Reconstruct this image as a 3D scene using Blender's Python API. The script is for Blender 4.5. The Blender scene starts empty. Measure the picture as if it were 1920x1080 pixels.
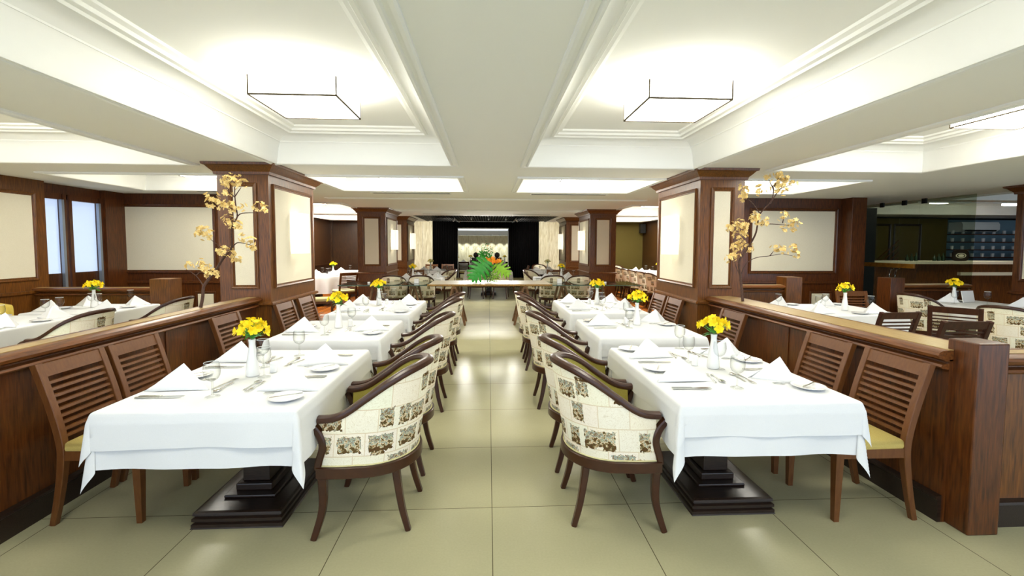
import bpy, math, random
from mathutils import Vector, Matrix
random.seed(7)
PI = math.pi
sc = bpy.context.scene
COL = sc.collection

# ------------------------------------------------------------------ camera
cd = bpy.data.cameras.new('camera'); cam = bpy.data.objects.new('camera', cd); COL.objects.link(cam)
cd.sensor_width = 36.0; cd.lens = 858/1920*36; cd.shift_y = -29/1920; cd.clip_start = 0.05; cd.clip_end = 100
RTv = Vector((0.998692, -0.051014, 0.003485)); UPv = Vector((-0.000538, 0.057667, 0.998336)); FWv = Vector((0.05113, 0.997032, -0.057564))
m = Matrix((RTv, UPv, -FWv)).transposed().to_4x4(); m.translation = Vector((0, 0, 1.5))
cam.matrix_world = m
sc.camera = cam
sc.view_settings.view_transform = 'Standard'; sc.view_settings.look = 'None'
sc.view_settings.gamma = 1.0; sc.view_settings.exposure = 1.05; sc.view_settings.use_curve_mapping = False
# ------------------------------------------------------------------ world: daylight from the open side behind the camera
w = bpy.data.worlds.new('world'); sc.world = w; w.use_nodes = True
bg = w.node_tree.nodes['Background']; bg.inputs[0].default_value = (0.70, 0.82, 1.0, 1); bg.inputs[1].default_value = 1.25
LAMP_E = 7.0; SCONCE_E = .45

# ------------------------------------------------------------------ materials
def s2l(c):
    return tuple(((v/255)/12.92 if v/255 <= .04045 else ((v/255+.055)/1.055)**2.4) for v in c)
MATS = {}
def mat(name, col, rough=.5, metal=0, spec=.5, coat=0, emis=None, est=0, trans=0, alpha=1, ior=1.45):
    m = bpy.data.materials.new(name); m.use_nodes = True
    b = m.node_tree.nodes['Principled BSDF']
    c = s2l(col)
    b.inputs['Base Color'].default_value = (*c, 1); b.inputs['Roughness'].default_value = rough
    b.inputs['Metallic'].default_value = metal; b.inputs['Specular IOR Level'].default_value = spec
    b.inputs['Coat Weight'].default_value = coat; b.inputs['Coat Roughness'].default_value = .15
    b.inputs['Transmission Weight'].default_value = trans; b.inputs['IOR'].default_value = ior
    if emis: b.inputs['Emission Color'].default_value = (*s2l(emis), 1); b.inputs['Emission Strength'].default_value = est
    MATS[name] = m
    return m
def nt(m): return m.node_tree, m.node_tree.nodes, m.node_tree.links, m.node_tree.nodes['Principled BSDF']
def noisy(m, c1, c2, scale=(1, 1, 1), nscale=8, detail=4, lo=.35, hi=.65, bump=0, distort=0):
    t, N, L, b = nt(m)
    tc = N.new('ShaderNodeTexCoord'); mp = N.new('ShaderNodeMapping'); mp.inputs['Scale'].default_value = scale
    no = N.new('ShaderNodeTexNoise'); no.inputs['Scale'].default_value = nscale; no.inputs['Detail'].default_value = detail
    no.inputs['Distortion'].default_value = distort
    cr = N.new('ShaderNodeValToRGB'); e = cr.color_ramp.elements
    e[0].position = lo; e[0].color = (*s2l(c1), 1); e[1].position = hi; e[1].color = (*s2l(c2), 1)
    L.new(tc.outputs['Object'], mp.inputs[0]); L.new(mp.outputs[0], no.inputs[0]); L.new(no.outputs[0], cr.inputs[0]); L.new(cr.outputs[0], b.inputs['Base Color'])
    if bump:
        bp = N.new('ShaderNodeBump'); bp.inputs['Strength'].default_value = bump; bp.inputs['Distance'].default_value = .002
        L.new(no.outputs[0], bp.inputs['Height']); L.new(bp.outputs[0], b.inputs['Normal'])
    return m
# woods (grain along local z unless told)
noisy(mat('wood_panel', (80, 48, 22), .38, coat=.15), (72, 40, 9), (124, 74, 22), (14, 14, 1.2), 6, 6, .3, .7, .1, .4)
noisy(mat('wood_red', (92, 46, 22), .34, coat=.2), (56, 27, 7), (102, 54, 16), (14, 14, 1.2), 6, 6, .3, .7, .1, .4)
noisy(mat('wood_dark', (50, 28, 8), .4, coat=.1), (34, 18, 4), (64, 37, 10), (14, 14, 1.2), 6, 6, .3, .7, .05, .4)
noisy(mat('wood_rail', (104, 60, 32), .36, coat=.1), (76, 40, 12), (124, 72, 28), (14, 1.2, 14), 6, 6, .3, .7, .05, .4)
noisy(mat('wood_slat', (120, 76, 46), .42), (92, 51, 18), (108, 66, 28), (9, 9, 2), 7, 5, .3, .7, .02, .3)
noisy(mat('wood_slat_dark', (72, 36, 24), .4), (50, 22, 13), (70, 34, 20), (9, 9, 2), 7, 5, .3, .7, .02, .3)
noisy(mat('wood_arm', (66, 35, 20), .32, coat=.12), (54, 26, 10), (64, 32, 12), (6, 6, 6), 4, 4, .3, .7, .0, .3)
noisy(mat('wood_base', (52, 36, 26), .35, coat=.15), (26, 17, 12), (50, 35, 26), (3, 30, 30), 7, 5, .3, .7, .15, .3)
noisy(mat('wood_ledge', (196, 170, 120), .35, coat=.2), (160, 132, 84), (184, 158, 108), (9, 1, 9), 7, 5, .3, .7)
noisy(mat('wood_plank', (214, 205, 188), .35), (196, 184, 160), (226, 219, 205), (1, 9, 9), 6, 5, .3, .7)
noisy(mat('wood_plank_edge', (140, 105, 50), .6), (104, 72, 30), (178, 140, 74), (9, 9, 9), 12, 5, .35, .65, .4)
noisy(mat('wood_trestle', (106, 74, 44), .5), (80, 52, 28), (132, 98, 62), (6, 6, 2), 9, 5, .3, .7)
noisy(mat('panel_fabric', (226, 219, 196), .8), (216, 208, 184), (232, 226, 206), (40, 40, 40), 9, 4, .3, .7, .25)
noisy(mat('olive_wall', (112, 96, 22), .8), (72, 60, 10), (90, 77, 16), (30, 30, 30), 9, 4, .3, .7, .2)
noisy(mat('marble', (214, 208, 178), .3), (196, 184, 142), (240, 234, 208), (16, 16, 1.0), 3, 8, .3, .62, 0, .8)
noisy(mat('cream_seat', (216, 206, 150), .85), (204, 194, 136), (224, 216, 166), (60, 60, 60), 9, 3, .3, .7, .3)
noisy(mat('gold_seat', (190, 168, 92), .85), (176, 154, 78), (204, 184, 110), (60, 60, 60), 9, 3, .3, .7, .3)
noisy(mat('olive_fabric', (160, 150, 66), .85), (142, 130, 48), (178, 168, 86), (90, 90, 90), 9, 3, .3, .7, .4)
noisy(mat('vinyl', (224, 200, 96), .45), (216, 190, 84), (230, 208, 108), (3, 3, 3), 6, 3, .3, .7)
noisy(mat('cloth', (226, 228, 230), .85, spec=.1), (219, 221, 223), (225, 227, 229), (60, 60, 60), 9, 3, .3, .7, .12)
mat('napkin', (230, 232, 235), .8, spec=.2)
mat('porcelain', (236, 237, 238), .12, coat=.4)
mat('steel', (205, 205, 200), .18, 1)
mat('chrome', (220, 220, 220), .08, 1)
mat('ceiling_paint', (243, 244, 240), .9, spec=.1)
mat('plaster_trim', (246, 246, 238), .7, spec=.2)
noisy(mat('curtain', (14, 13, 14), .9, spec=.1), (9, 8, 9), (20, 18, 19), (8, 8, 1), 6, 3, .3, .7)
mat('black', (14, 13, 12), .4)
mat('lamp_frame', (70, 58, 36), .6)
mat('dark_slat', (30, 29, 27), .45)
mat('white_plastic', (222, 228, 228), .4)
mat('leaf_green', (34, 146, 26), .4, coat=.2)
mat('leaf_lime', (140, 196, 50), .5)
mat('leaf_dark', (60, 130, 70), .5)
mat('stem_green', (80, 150, 60), .5)
noisy(mat('petal_yellow', (252, 216, 20), .55), (250, 206, 0), (255, 236, 20), (60, 60, 60), 6, 2, .35, .65)
noisy(mat('petal_pale', (238, 232, 150), .55), (240, 222, 90), (240, 242, 200), (60, 60, 60), 6, 2, .35, .65)
noisy(mat('petal_amber', (240, 196, 84), .6), (226, 176, 70), (252, 240, 180), (60, 60, 60), 5, 2, .38, .62)
mat('petal_orange', (250, 156, 30), .5)
noisy(mat('bark', (62, 40, 30), .7), (46, 28, 22), (92, 62, 46), (30, 30, 8), 7, 4, .3, .7, .4)
mat('grey_metal', (150, 160, 175), .35, .6)
mat('window_blind', (214, 224, 240), .7, emis=(196, 212, 240), est=.5)  # emission stands in for daylight coming through the blinds
mat('green_glow', (60, 220, 170), .5, emis=(60, 230, 180), est=3)
mat('bottle', (40, 60, 40), .1, coat=.5)
mat('cabinet_blue', (120, 150, 165), .5)
def emit(name, col, e):
    m = bpy.data.materials.new(name); m.use_nodes = True; N = m.node_tree.nodes; L = m.node_tree.links
    b = N['Principled BSDF']; b.inputs['Base Color'].default_value = (.9, .9, .88, 1); b.inputs['Roughness'].default_value = .6
    b.inputs['Emission Color'].default_value = (*s2l(col), 1); b.inputs['Emission Strength'].default_value = e
    MATS[name] = m; return m
emit('lamp_shade', (255, 250, 236), LAMP_E)
emit('lamp_shade_far', (255, 250, 236), LAMP_E*2.2)
emit('sconce_shade', (255, 246, 226), SCONCE_E)
emit('spot_lens', (255, 250, 240), 20)
def thin_glass(name, tint=(1, 1, 1), refl=.06, edge=1.5, dark=.0):
    m = bpy.data.materials.new(name); m.use_nodes = True; N = m.node_tree.nodes; L = m.node_tree.links
    N.remove(N['Principled BSDF']); out = N['Material Output']
    tr = N.new('ShaderNodeBsdfTransparent'); gl = N.new('ShaderNodeBsdfGlossy'); gl.inputs['Roughness'].default_value = .02
    lf = N.new('ShaderNodeLayerWeight'); lf.inputs[0].default_value = .5
    pw = N.new('ShaderNodeMath'); pw.operation = 'POWER'; pw.inputs[1].default_value = 5; L.new(lf.outputs['Facing'], pw.inputs[0])
    f0 = ((edge-1)/(edge+1))**2
    fr = N.new('ShaderNodeMath'); fr.operation = 'MULTIPLY_ADD'; fr.inputs[1].default_value = 1-f0; fr.inputs[2].default_value = f0; L.new(pw.outputs[0], fr.inputs[0])
    lw = N.new('ShaderNodeLayerWeight'); lw.inputs[0].default_value = .35
    mc = N.new('ShaderNodeMix'); mc.data_type = 'RGBA'
    mc.inputs[6].default_value = (*tint, 1); mc.inputs[7].default_value = (*(t*(1-dark) for t in tint), 1)
    mx = N.new('ShaderNodeMixShader')
    L.new(lw.outputs['Facing'], mc.inputs[0]); L.new(mc.outputs[2], tr.inputs[0])
    L.new(fr.outputs[0], mx.inputs[0]); L.new(tr.outputs[0], mx.inputs[1]); L.new(gl.outputs[0], mx.inputs[2]); L.new(mx.outputs[0], out.inputs[0])
    MATS[name] = m; return m
thin_glass('wine_glass', (.98, .99, .98), edge=1.45, dark=.42)
thin_glass('clear_pane', (.93, .95, .97), edge=1.5, dark=.1)
thin_glass('pane_glass', (.72, .76, .68), edge=1.5, dark=.1)
thin_glass('table_glass', (.70, .80, .74), edge=1.7, dark=.2)
# floor tiles
def floor_mat():
    m = mat('floor_tile', (200, 196, 160), .12, spec=.16); t, N, L, b = nt(m)
    tc = N.new('ShaderNodeTexCoord'); mp = N.new('ShaderNodeMapping'); mp.inputs['Location'].default_value = (-.02+7.9, -2.55+7.9, 0)
    br = N.new('ShaderNodeTexBrick'); br.offset = 0; br.squash = 1
    br.inputs['Scale'].default_value = 1; br.inputs['Brick Width'].default_value = .79; br.inputs['Row Height'].default_value = .79
    br.inputs['Mortar Size'].default_value = .0022; br.inputs['Mortar Smooth'].default_value = .1; br.inputs['Bias'].default_value = 0
    br.inputs['Color1'].default_value = (*s2l((176, 172, 138)), 1); br.inputs['Color2'].default_value = (*s2l((180, 176, 142)), 1); br.inputs['Mortar'].default_value = (*s2l((90, 84, 60)), 1)
    no = N.new('ShaderNodeTexNoise'); no.inputs['Scale'].default_value = 2.2; no.inputs['Detail'].default_value = 5
    n2 = N.new('ShaderNodeTexNoise'); n2.inputs['Scale'].default_value = 90; n2.inputs['Detail'].default_value = 2
    mr = N.new('ShaderNodeMapRange'); mr.inputs[3].default_value = .9; mr.inputs[4].default_value = 1.06
    mr2 = N.new('ShaderNodeMapRange'); mr2.inputs[3].default_value = .93; mr2.inputs[4].default_value = 1.07
    mm = N.new('ShaderNodeMath'); mm.operation = 'MULTIPLY'
    vm = N.new('ShaderNodeVectorMath'); vm.operation = 'SCALE'
    L.new(tc.outputs['Object'], mp.inputs[0]); L.new(mp.outputs[0], br.inputs[0]); L.new(tc.outputs['Object'], no.inputs[0]); L.new(tc.outputs['Object'], n2.inputs[0])
    L.new(no.outputs[0], mr.inputs[0]); L.new(n2.outputs[0], mr2.inputs[0]); L.new(mr.outputs[0], mm.inputs[0]); L.new(mr2.outputs[0], mm.inputs[1])
    L.new(br.outputs[0], vm.inputs[0]); L.new(mm.outputs[0], vm.inputs['Scale']); L.new(vm.outputs[0], b.inputs['Base Color'])
    mr3 = N.new('ShaderNodeMapRange'); mr3.inputs[3].default_value = .2; mr3.inputs[4].default_value = .28
    L.new(no.outputs[0], mr3.inputs[0]); L.new(mr3.outputs[0], b.inputs['Roughness'])
floor_mat()
def parquet():
    m = mat('parquet', (170, 100, 40), .25); t, N, L, b = nt(m)
    tc = N.new('ShaderNodeTexCoord'); br = N.new('ShaderNodeTexBrick'); mp = N.new('ShaderNodeMapping'); mp.inputs['Rotation'].default_value = (0, 0, PI/2)
    br.inputs['Scale'].default_value = 1; br.inputs['Brick Width'].default_value = .6; br.inputs['Row Height'].default_value = .09; br.inputs['Mortar Size'].default_value = .002
    br.inputs['Color1'].default_value = (*s2l((188, 110, 44)), 1); br.inputs['Color2'].default_value = (*s2l((150, 82, 30)), 1); br.inputs['Mortar'].default_value = (*s2l((80, 44, 18)), 1)
    L.new(tc.outputs['Object'], mp.inputs[0]); L.new(mp.outputs[0], br.inputs[0]); L.new(br.outputs[0], b.inputs['Base Color'])
parquet()
# postcard collage print fabric: uses UV in metres
def print_fabric():
    m = mat('print_fabric', (238, 230, 204), .85, spec=.2); t, N, L, b = nt(m)
    uv = N.new('ShaderNodeUVMap'); uv.uv_map = 'UVMap'
    def math_(op, a, c=None):
        n = N.new('ShaderNodeMath'); n.operation = op
        for i, v in enumerate((a, c)):
            if v is None: continue
            if isinstance(v, (int, float)): n.inputs[i].default_value = v
            else: L.new(v, n.inputs[i])
        return n.outputs[0]
    def layer(scale, loc, thr, w_, h_):
        mp = N.new('ShaderNodeMapping'); mp.inputs['Scale'].default_value = scale; mp.inputs['Location'].default_value = loc
        L.new(uv.outputs[0], mp.inputs[0])
        sp = N.new('ShaderNodeSeparateXYZ'); L.new(mp.outputs[0], sp.inputs[0])
        row = math_('FLOOR', sp.outputs[1]); off = math_('MULTIPLY', row, .37)
        x = math_('ADD', sp.outputs[0], off); cx = math_('FLOOR', x)
        fx = math_('SUBTRACT', x, cx); fy = math_('SUBTRACT', sp.outputs[1], row)
        cmb = N.new('ShaderNodeCombineXYZ'); L.new(cx, cmb.inputs[0]); L.new(row, cmb.inputs[1])
        wn = N.new('ShaderNodeTexWhiteNoise'); wn.noise_dimensions = '2D'; L.new(cmb.outputs[0], wn.inputs[0])
        ax = math_('ABSOLUTE', math_('SUBTRACT', fx, .5)); ay = math_('ABSOLUTE', math_('SUBTRACT', fy, .5))
        rg = N.new('ShaderNodeTexNoise'); rg.inputs['Scale'].default_value = 55; rg.inputs['Detail'].default_value = 2; L.new(uv.outputs[0], rg.inputs[0])
        w_ = math_('ADD', math_('MULTIPLY', rg.outputs[0], .22), w_-.13); h_ = math_('ADD', math_('MULTIPLY', rg.outputs[0], .28), h_-.15)
        inb = math_('MULTIPLY', math_('LESS_THAN', ax, w_), math_('LESS_THAN', ay, h_))
        msk = math_('MULTIPLY', inb, math_('GREATER_THAN', wn.outputs[0], thr))
        edge = math_('MAXIMUM', math_('GREATER_THAN', ax, .487), math_('GREATER_THAN', ay, .48))
        return msk, edge, fy, wn, cmb
    msk, edge, fy, wn, cmb = layer((6.4, 8.4, 1), (.15, .35, 0), .60, .40, .37)
    mskb, edgeb, fyb, wnb, cmbb = layer((10.5, 7.2, 1), (.6, .02, 0), .76, .36, .36)
    msk = math_('MAXIMUM', msk, mskb)
    # the picture inside each card: noisy landscape, dark top, blue-green strip, brown ground
    no = N.new('ShaderNodeTexNoise'); no.inputs['Scale'].default_value = 44; no.inputs['Detail'].default_value = 5; no.inputs['Roughness'].default_value = .62
    L.new(uv.outputs[0], no.inputs[0])
    v = math_('ADD', math_('MULTIPLY', no.outputs[0], 1.6), math_('MULTIPLY', fy, .45)); v = math_('SUBTRACT', v, .5)
    pr = N.new('ShaderNodeValToRGB'); L.new(v, pr.inputs[0]); pr.color_ramp.interpolation = 'LINEAR'
    els = [(0, (70, 46, 24)), (.34, (96, 70, 40)), (.42, (74, 80, 44)), (.48, (190, 150, 104)), (.53, (232, 222, 194)), (.60, (120, 132, 96)), (.66, (170, 186, 186)), (.70, (150, 104, 66)), (.76, (92, 90, 56)), (.86, (226, 214, 184))]
    e = pr.color_ramp.elements; e[0].position = 0; e[0].color = (*s2l(els[0][1]), 1); e[1].position = els[-1][0]; e[1].color = (*s2l(els[-1][1]), 1)
    for p_, c_ in els[1:-1]:
        q = pr.color_ramp.elements.new(p_); q.color = (*s2l(c_), 1)
    # ground: cream with scrolls and writing
    wv = N.new('ShaderNodeTexNoise'); wv.inputs['Scale'].default_value = 34; wv.inputs['Distortion'].default_value = 3.5; wv.inputs['Detail'].default_value = 1
    L.new(uv.outputs[0], wv.inputs[0])
    wd = math_('ABSOLUTE', math_('SUBTRACT', wv.outputs[0], .5))
    gr = N.new('ShaderNodeValToRGB'); L.new(wd, gr.inputs[0]); g = gr.color_ramp.elements
    g[0].position = .0; g[0].color = (*s2l((214, 202, 170)), 1); g[1].position = .03; g[1].color = (*s2l((240, 234, 214)), 1)
    bm_ = N.new('ShaderNodeMix'); bm_.data_type = 'RGBA'; L.new(wn.outputs[1], bm_.inputs[7]); L.new(gr.outputs[0], bm_.inputs[6]); bm_.inputs[0].default_value = .04
    m2 = N.new('ShaderNodeMix'); m2.data_type = 'RGBA'; L.new(edge, m2.inputs[0]); L.new(bm_.outputs[2], m2.inputs[6]); m2.inputs[7].default_value = (*s2l((216, 200, 168)), 1)
    m1 = N.new('ShaderNodeMix'); m1.data_type = 'RGBA'; L.new(msk, m1.inputs[0]); L.new(m2.outputs[2], m1.inputs[6]); L.new(pr.outputs[0], m1.inputs[7])
    L.new(m1.outputs[2], b.inputs['Base Color'])
print_fabric()

# ------------------------------------------------------------------ mesh builder
class MB:
    def __init__(s): s.v = []; s.f = []; s.uv = None
    def add(s, vs, fs, M=None):
        n = len(s.v)
        s.v += [tuple(M @ Vector(p)) if M else tuple(p) for p in vs]
        s.f += [tuple(i+n for i in f) for f in fs]; return s
    def box(s, x0, x1, y0, y1, z0, z1, M=None):
        vs = [(x, y, z) for x in (x0, x1) for y in (y0, y1) for z in (z0, z1)]
        return s.add(vs, [(0, 1, 3, 2), (4, 6, 7, 5), (0, 4, 5, 1), (2, 3, 7, 6), (0, 2, 6, 4), (1, 5, 7, 3)], M)
    def rings(s, R, close=True, cap=True, M=None):
        n = len(R[0]); vs = [p for r in R for p in r]; fs = []
        k = n if close else n-1
        for i in range(len(R)-1):
            for j in range(k):
                a = i*n+j; b = i*n+(j+1) % n
                fs.append((a, b, b+n, a+n))
        if cap: fs.append(tuple(range(n))[::-1]); fs.append(tuple((len(R)-1)*n+j for j in range(n)))
        return s.add(vs, fs, M)
    def sweep(s, pts, sec, up=(0, 0, 1), cap=True, scales=None, M=None):
        """sec: closed list of (a,b): a along side, b along up"""
        P = [Vector(p) for p in pts]; R = []; U = Vector(up)
        for i, p in enumerate(P):
            d = (P[min(i+1, len(P)-1)] - P[max(i-1, 0)]).normalized()
            side = d.cross(U)
            if side.length < 1e-4: side = d.cross(Vector((1, 0, 0)))
            side.normalize(); u = side.cross(d).normalized(); k = scales[i] if scales else 1
            R.append([tuple(p+side*a*k+u*b*k) for a, b in sec])
        return s.rings(R, True, cap, M)
    def tube(s, pts, r, n=8, M=None):
        sc_ = r if isinstance(r, (list, tuple)) else None
        sec = [(math.cos(2*PI*k/n)*(1 if sc_ else r), math.sin(2*PI*k/n)*(1 if sc_ else r)) for k in range(n)]
        return s.sweep(pts, sec, scales=sc_, M=M)
    def lathe(s, prof, n=20, M=None, cap=False):
        R = [[(r*math.cos(2*PI*k/n), r*math.sin(2*PI*k/n), z) for k in range(n)] for r, z in prof]
        return s.rings(R, True, cap, M)
    def grid(s, P, M=None):
        n = len(P[0]); vs = [p for r in P for p in r]
        return s.add(vs, [(i*n+j, i*n+j+1, (i+1)*n+j+1, (i+1)*n+j) for i in range(len(P)-1) for j in range(n-1)], M)
    def obj(s, name, m, parent=None, smooth=True, bevel=0, solid=0, uvs=None, subs=0, ang=35):
        me = bpy.data.meshes.new(name); me.from_pydata(s.v, [], s.f); me.update()
        me.materials.append(MATS[m])
        if uvs:
            ul = me.uv_layers.new(name='UVMap')
            for l in me.loops: ul.data[l.index].uv = uvs[l.vertex_index]
        if smooth:
            me.shade_smooth(); me.set_sharp_from_angle(angle=math.radians(ang))
        o = bpy.data.objects.new(name, me); COL.objects.link(o)
        if parent: o.parent = parent
        if solid:
            md = o.modifiers.new('solid', 'SOLIDIFY'); md.thickness = solid; md.offset = 0
        if bevel:
            md = o.modifiers.new('bevel', 'BEVEL'); md.width = bevel; md.segments = 2; md.limit_method = 'ANGLE'
        return o
def tag(o, label=None, cat=None, group=None, kind=None):
    if label: o['label'] = label
    if cat: o['category'] = cat
    if group: o['group'] = group
    if kind: o['kind'] = kind
    return o
def thing(name, label, cat, loc=(0, 0, 0), rz=0, group=None):
    o = bpy.data.objects.new(name, None); COL.objects.link(o); o.location = loc; o.rotation_euler = (0, 0, rz); o.empty_display_size = .1
    return tag(o, label, cat, group)
def struct(name, mb, m, parent=None, **k):
    o = mb.obj(name, m, parent, **k)
    if not parent: o['kind'] = 'structure'
    return o
KIDS = {}
def kids(o):
    if o.name not in KIDS: KIDS[o.name] = list(o.children)
    return KIDS[o.name]
def dup(src, loc, rz=0, label=None, group=None, scale=None):
    r = src.copy(); COL.objects.link(r); r.location = loc; r.rotation_euler = (0, 0, rz)
    r.scale = (1, 1, 1) if not scale else ((scale,)*3 if isinstance(scale, (int, float)) else scale)
    if label: r['label'] = label
    if group: r['group'] = group
    for ch in kids(src):
        c = ch.copy(); COL.objects.link(c); c.parent = r
        for g in kids(ch):
            d = g.copy(); COL.objects.link(d); d.parent = c
    return r
class Proto:
    """first use moves the prototype itself, later uses copy it"""
    def __init__(s, o): s.o = o; s.used = False
    def put(s, loc, rz=0, label=None, group=None, scale=None):
        if not s.used:
            s.used = True; o = s.o; kids(o)
            for ch in kids(o): kids(ch)
            o.location = loc; o.rotation_euler = (0, 0, rz)
            if scale: o.scale = (scale,)*3 if isinstance(scale, (int, float)) else scale
            return tag(o, label, None, group)
        return dup(s.o, loc, rz, label, group, scale)
# ================================================================== THE ROOM
ZC = 2.35      # underside of the beams
# floors
struct('floor', MB().box(-8, 15.8, -2.5, 8.0, -.05, 0).box(-2.3, 2.3, 8.0, 27, -.05, 0), 'floor_tile', smooth=False)
struct('floor', MB().box(-8, -2.3, 8.0, 27, -.05, 0).box(2.3, 15.8, 8.0, 27, -.05, 0), 'parquet', smooth=False)
# ceiling with coffers
COFF = [(-2.15, -.40, -.6, 4.83), (.42, 2.18, -.6, 4.83), (-5.2, -3.12, -.6, 4.95), (3.13, 4.79, -.6, 4.88),
        (-2.18, -.39, 5.74, 7.12), (.44, 2.16, 5.74, 7.12), (-5.2, -3.12, 5.74, 7.28), (3.13, 4.76, 5.68, 7.02),
        (-5.0, -3.0, 9.4, 12.2), (3.0, 5.0, 9.4, 12.2), (-5.1, -3.2, 12.9, 15.2), (3.2, 5.1, 12.9, 15.2), (8.0, 14.5, 8.2, 11.0), (8.0, 12.5, 3.0, 7.6)]
HOLES = COFF + [(-2.12, 2.0, 13.0, 17.2)]
xs = sorted({-8, 15.8} | {c[0] for c in HOLES} | {c[1] for c in HOLES}); ys = sorted({-2.5, 22.5} | {c[2] for c in HOLES} | {c[3] for c in HOLES})
mb = MB()
for i in range(len(xs)-1):
    for j in range(len(ys)-1):
        cx, cy = (xs[i]+xs[i+1])/2, (ys[j]+ys[j+1])/2
        if any(h[0] < cx < h[1] and h[2] < cy < h[3] for h in HOLES): continue
        mb.add([(xs[i], ys[j], ZC), (xs[i], ys[j+1], ZC), (xs[i+1], ys[j+1], ZC), (xs[i+1], ys[j], ZC)], [(0, 1, 2, 3)])
mb.box(-8, 15.8, -2.5, 27, 3.0, 3.05)
struct('ceiling', mb, 'ceiling_paint', smooth=False)
PROF = [(-.085, 0), (-.085, -.014), (-.075, -.022), (-.055, -.018), (-.05, -.006), (-.03, -.006), (-.022, -.02), (-.008, -.02), (0, -.004), (.004, .02), (.012, .045), (.02, .1), (.045, .165), (.06, .185), (.066, .185), (.068, .196),
        (.1, .222), (.15, .243), (.2, .252), (.205, .24), (.225, .236), (.235, .25), (.262, .256), (.27, .275), (.30, .285), (.305, .30)]
for c in COFF:
    x0, x1, y0, y1 = c; rings = []
    for d, z in PROF: rings.append([(x0+d, y0+d, ZC+z), (x1-d, y0+d, ZC+z), (x1-d, y1-d, ZC+z), (x0+d, y1-d, ZC+z)])
    o = struct('ceiling', MB().rings(rings, True, False).add([rings[-1][0], rings[-1][1], rings[-1][2], rings[-1][3]], [(0, 1, 2, 3)]), 'ceiling_paint', ang=25)
# cross mouldings of the ceiling
mb = MB()
for y in (8.3, 10.95):
    mb.box(-2.3 if y > 9 else -2.9, 2.3 if y > 9 else 2.9, y, y+.02, ZC-.014, ZC); mb.box(-2.3 if y > 9 else -2.9, 2.3 if y > 9 else 2.9, y+.12, y+.26, ZC-.012, ZC)
struct('trim_1', mb, 'plaster_trim', smooth=False)
# dark grille ceiling over the back passage
mb = MB()
mb.box(-2.12, 2.0, 13.0, 17.2, 2.62, 2.65).box(-2.12, -2.09, 13, 17.2, ZC, 2.62).box(1.97, 2.0, 13, 17.2, ZC, 2.62).box(-2.12, 2.0, 13.0, 13.03, ZC, 2.62)
mb.box(-5.5, 5.3, 17.0, 23.2, 2.36, 2.4)
g = struct('ceiling', mb, 'black', smooth=False)
mb = MB()
for k in range(52): mb.box(-2.08+k*.079, -2.06+k*.079, 13.03, 17.1, 2.37, 2.43)
for k in range(9): mb.box(-2.08, 1.96, 13.3+k*.45, 13.33+k*.45, 2.375, 2.425)
o = tag(mb.obj('grille', 'dark_slat', g, smooth=False), kind='structure'); del o['kind']
mb = MB()
for x in (-1.05, .85): mb.box(x-.012, x+.012, 14.2, 16.6, 2.335, 2.36)
mb.box(-1.1, .9, 16.0, 16.02, 2.34, 2.36)
tag(mb.obj('track_rail', 'white_plastic', smooth=False), 'thin pale lighting track frame under the black grille ceiling', 'lighting track')
# AC slots in the ceiling
ac = MB().box(-.61, .61, -.06, .06, -.006, .002).obj('slot', 'black', smooth=False)
fr = MB().box(-.63, .63, -.075, -.06, -.008, .003).box(-.63, .63, .06, .075, -.008, .003)
for (x, y, wd, lb) in [(-1.24, 7.48, 1, 'long black air slot in the ceiling left of the aisle, before the moulding'), (1.31, 7.47, 1, 'long black air slot in the ceiling right of the aisle, before the moulding'),
                       (-4.1, 7.48, .8, 'black air slot in the ceiling by the left framed wall panel'),
                       (-1.25, 12.2, .8, 'far thin air slot in the ceiling, left of the two by the black grille'), (1.15, 12.2, .8, 'far thin air slot in the ceiling, right of the two by the black grille')]:
    t = thing('air_vent', lb, 'air vent', (x, y, ZC-.003), 0, 'linear air slots in the ceiling'); t.scale = (wd, 1, 1)
    a = ac.copy(); COL.objects.link(a); a.parent = t
    b_ = MB(); b_.v = list(fr.v); b_.f = list(fr.f); b_.obj('frame', 'plaster_trim', t, smooth=False)
bpy.data.objects.remove(ac)

# ---- helper: framed recessed panel on a wall (frame moulding + fabric). Drawn in a local plane: a along, z up, d = outward
def wall_map(kind, k):
    """returns f(a, z, d) -> world; kind 'y-': faces -y at y=k; 'x+': faces +x at x=k; 'x-' faces -x"""
    return {'y-': lambda a, z, d: (a, k-d, z), 'x+': lambda a, z, d: (k+d, a, z), 'x-': lambda a, z, d: (k-d, a, z), 'y+': lambda a, z, d: (a, k+d, z)}[kind]
def frame_mb(f, a0, a1, z0, z1, w_=.055, h=.022):
    prof = [(0, 0), (0, h*.7), (.2*w_, h), (.5*w_, h*.8), (.62*w_, h*.35), (.8*w_, h*.45), (w_, 0)]
    R = []
    for d, hh in prof: R.append([f(a0+d, z0+d, hh), f(a1-d, z0+d, hh), f(a1-d, z1-d, hh), f(a0+d, z1-d, hh)])
    return MB().rings(R, True, False)
def fabric_mb(f, a0, a1, z0, z1, d=.004):
    return MB().add([f(a0, z0, d), f(a1, z0, d), f(a1, z1, d), f(a0, z1, d)], [(0, 1, 2, 3)])

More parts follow.
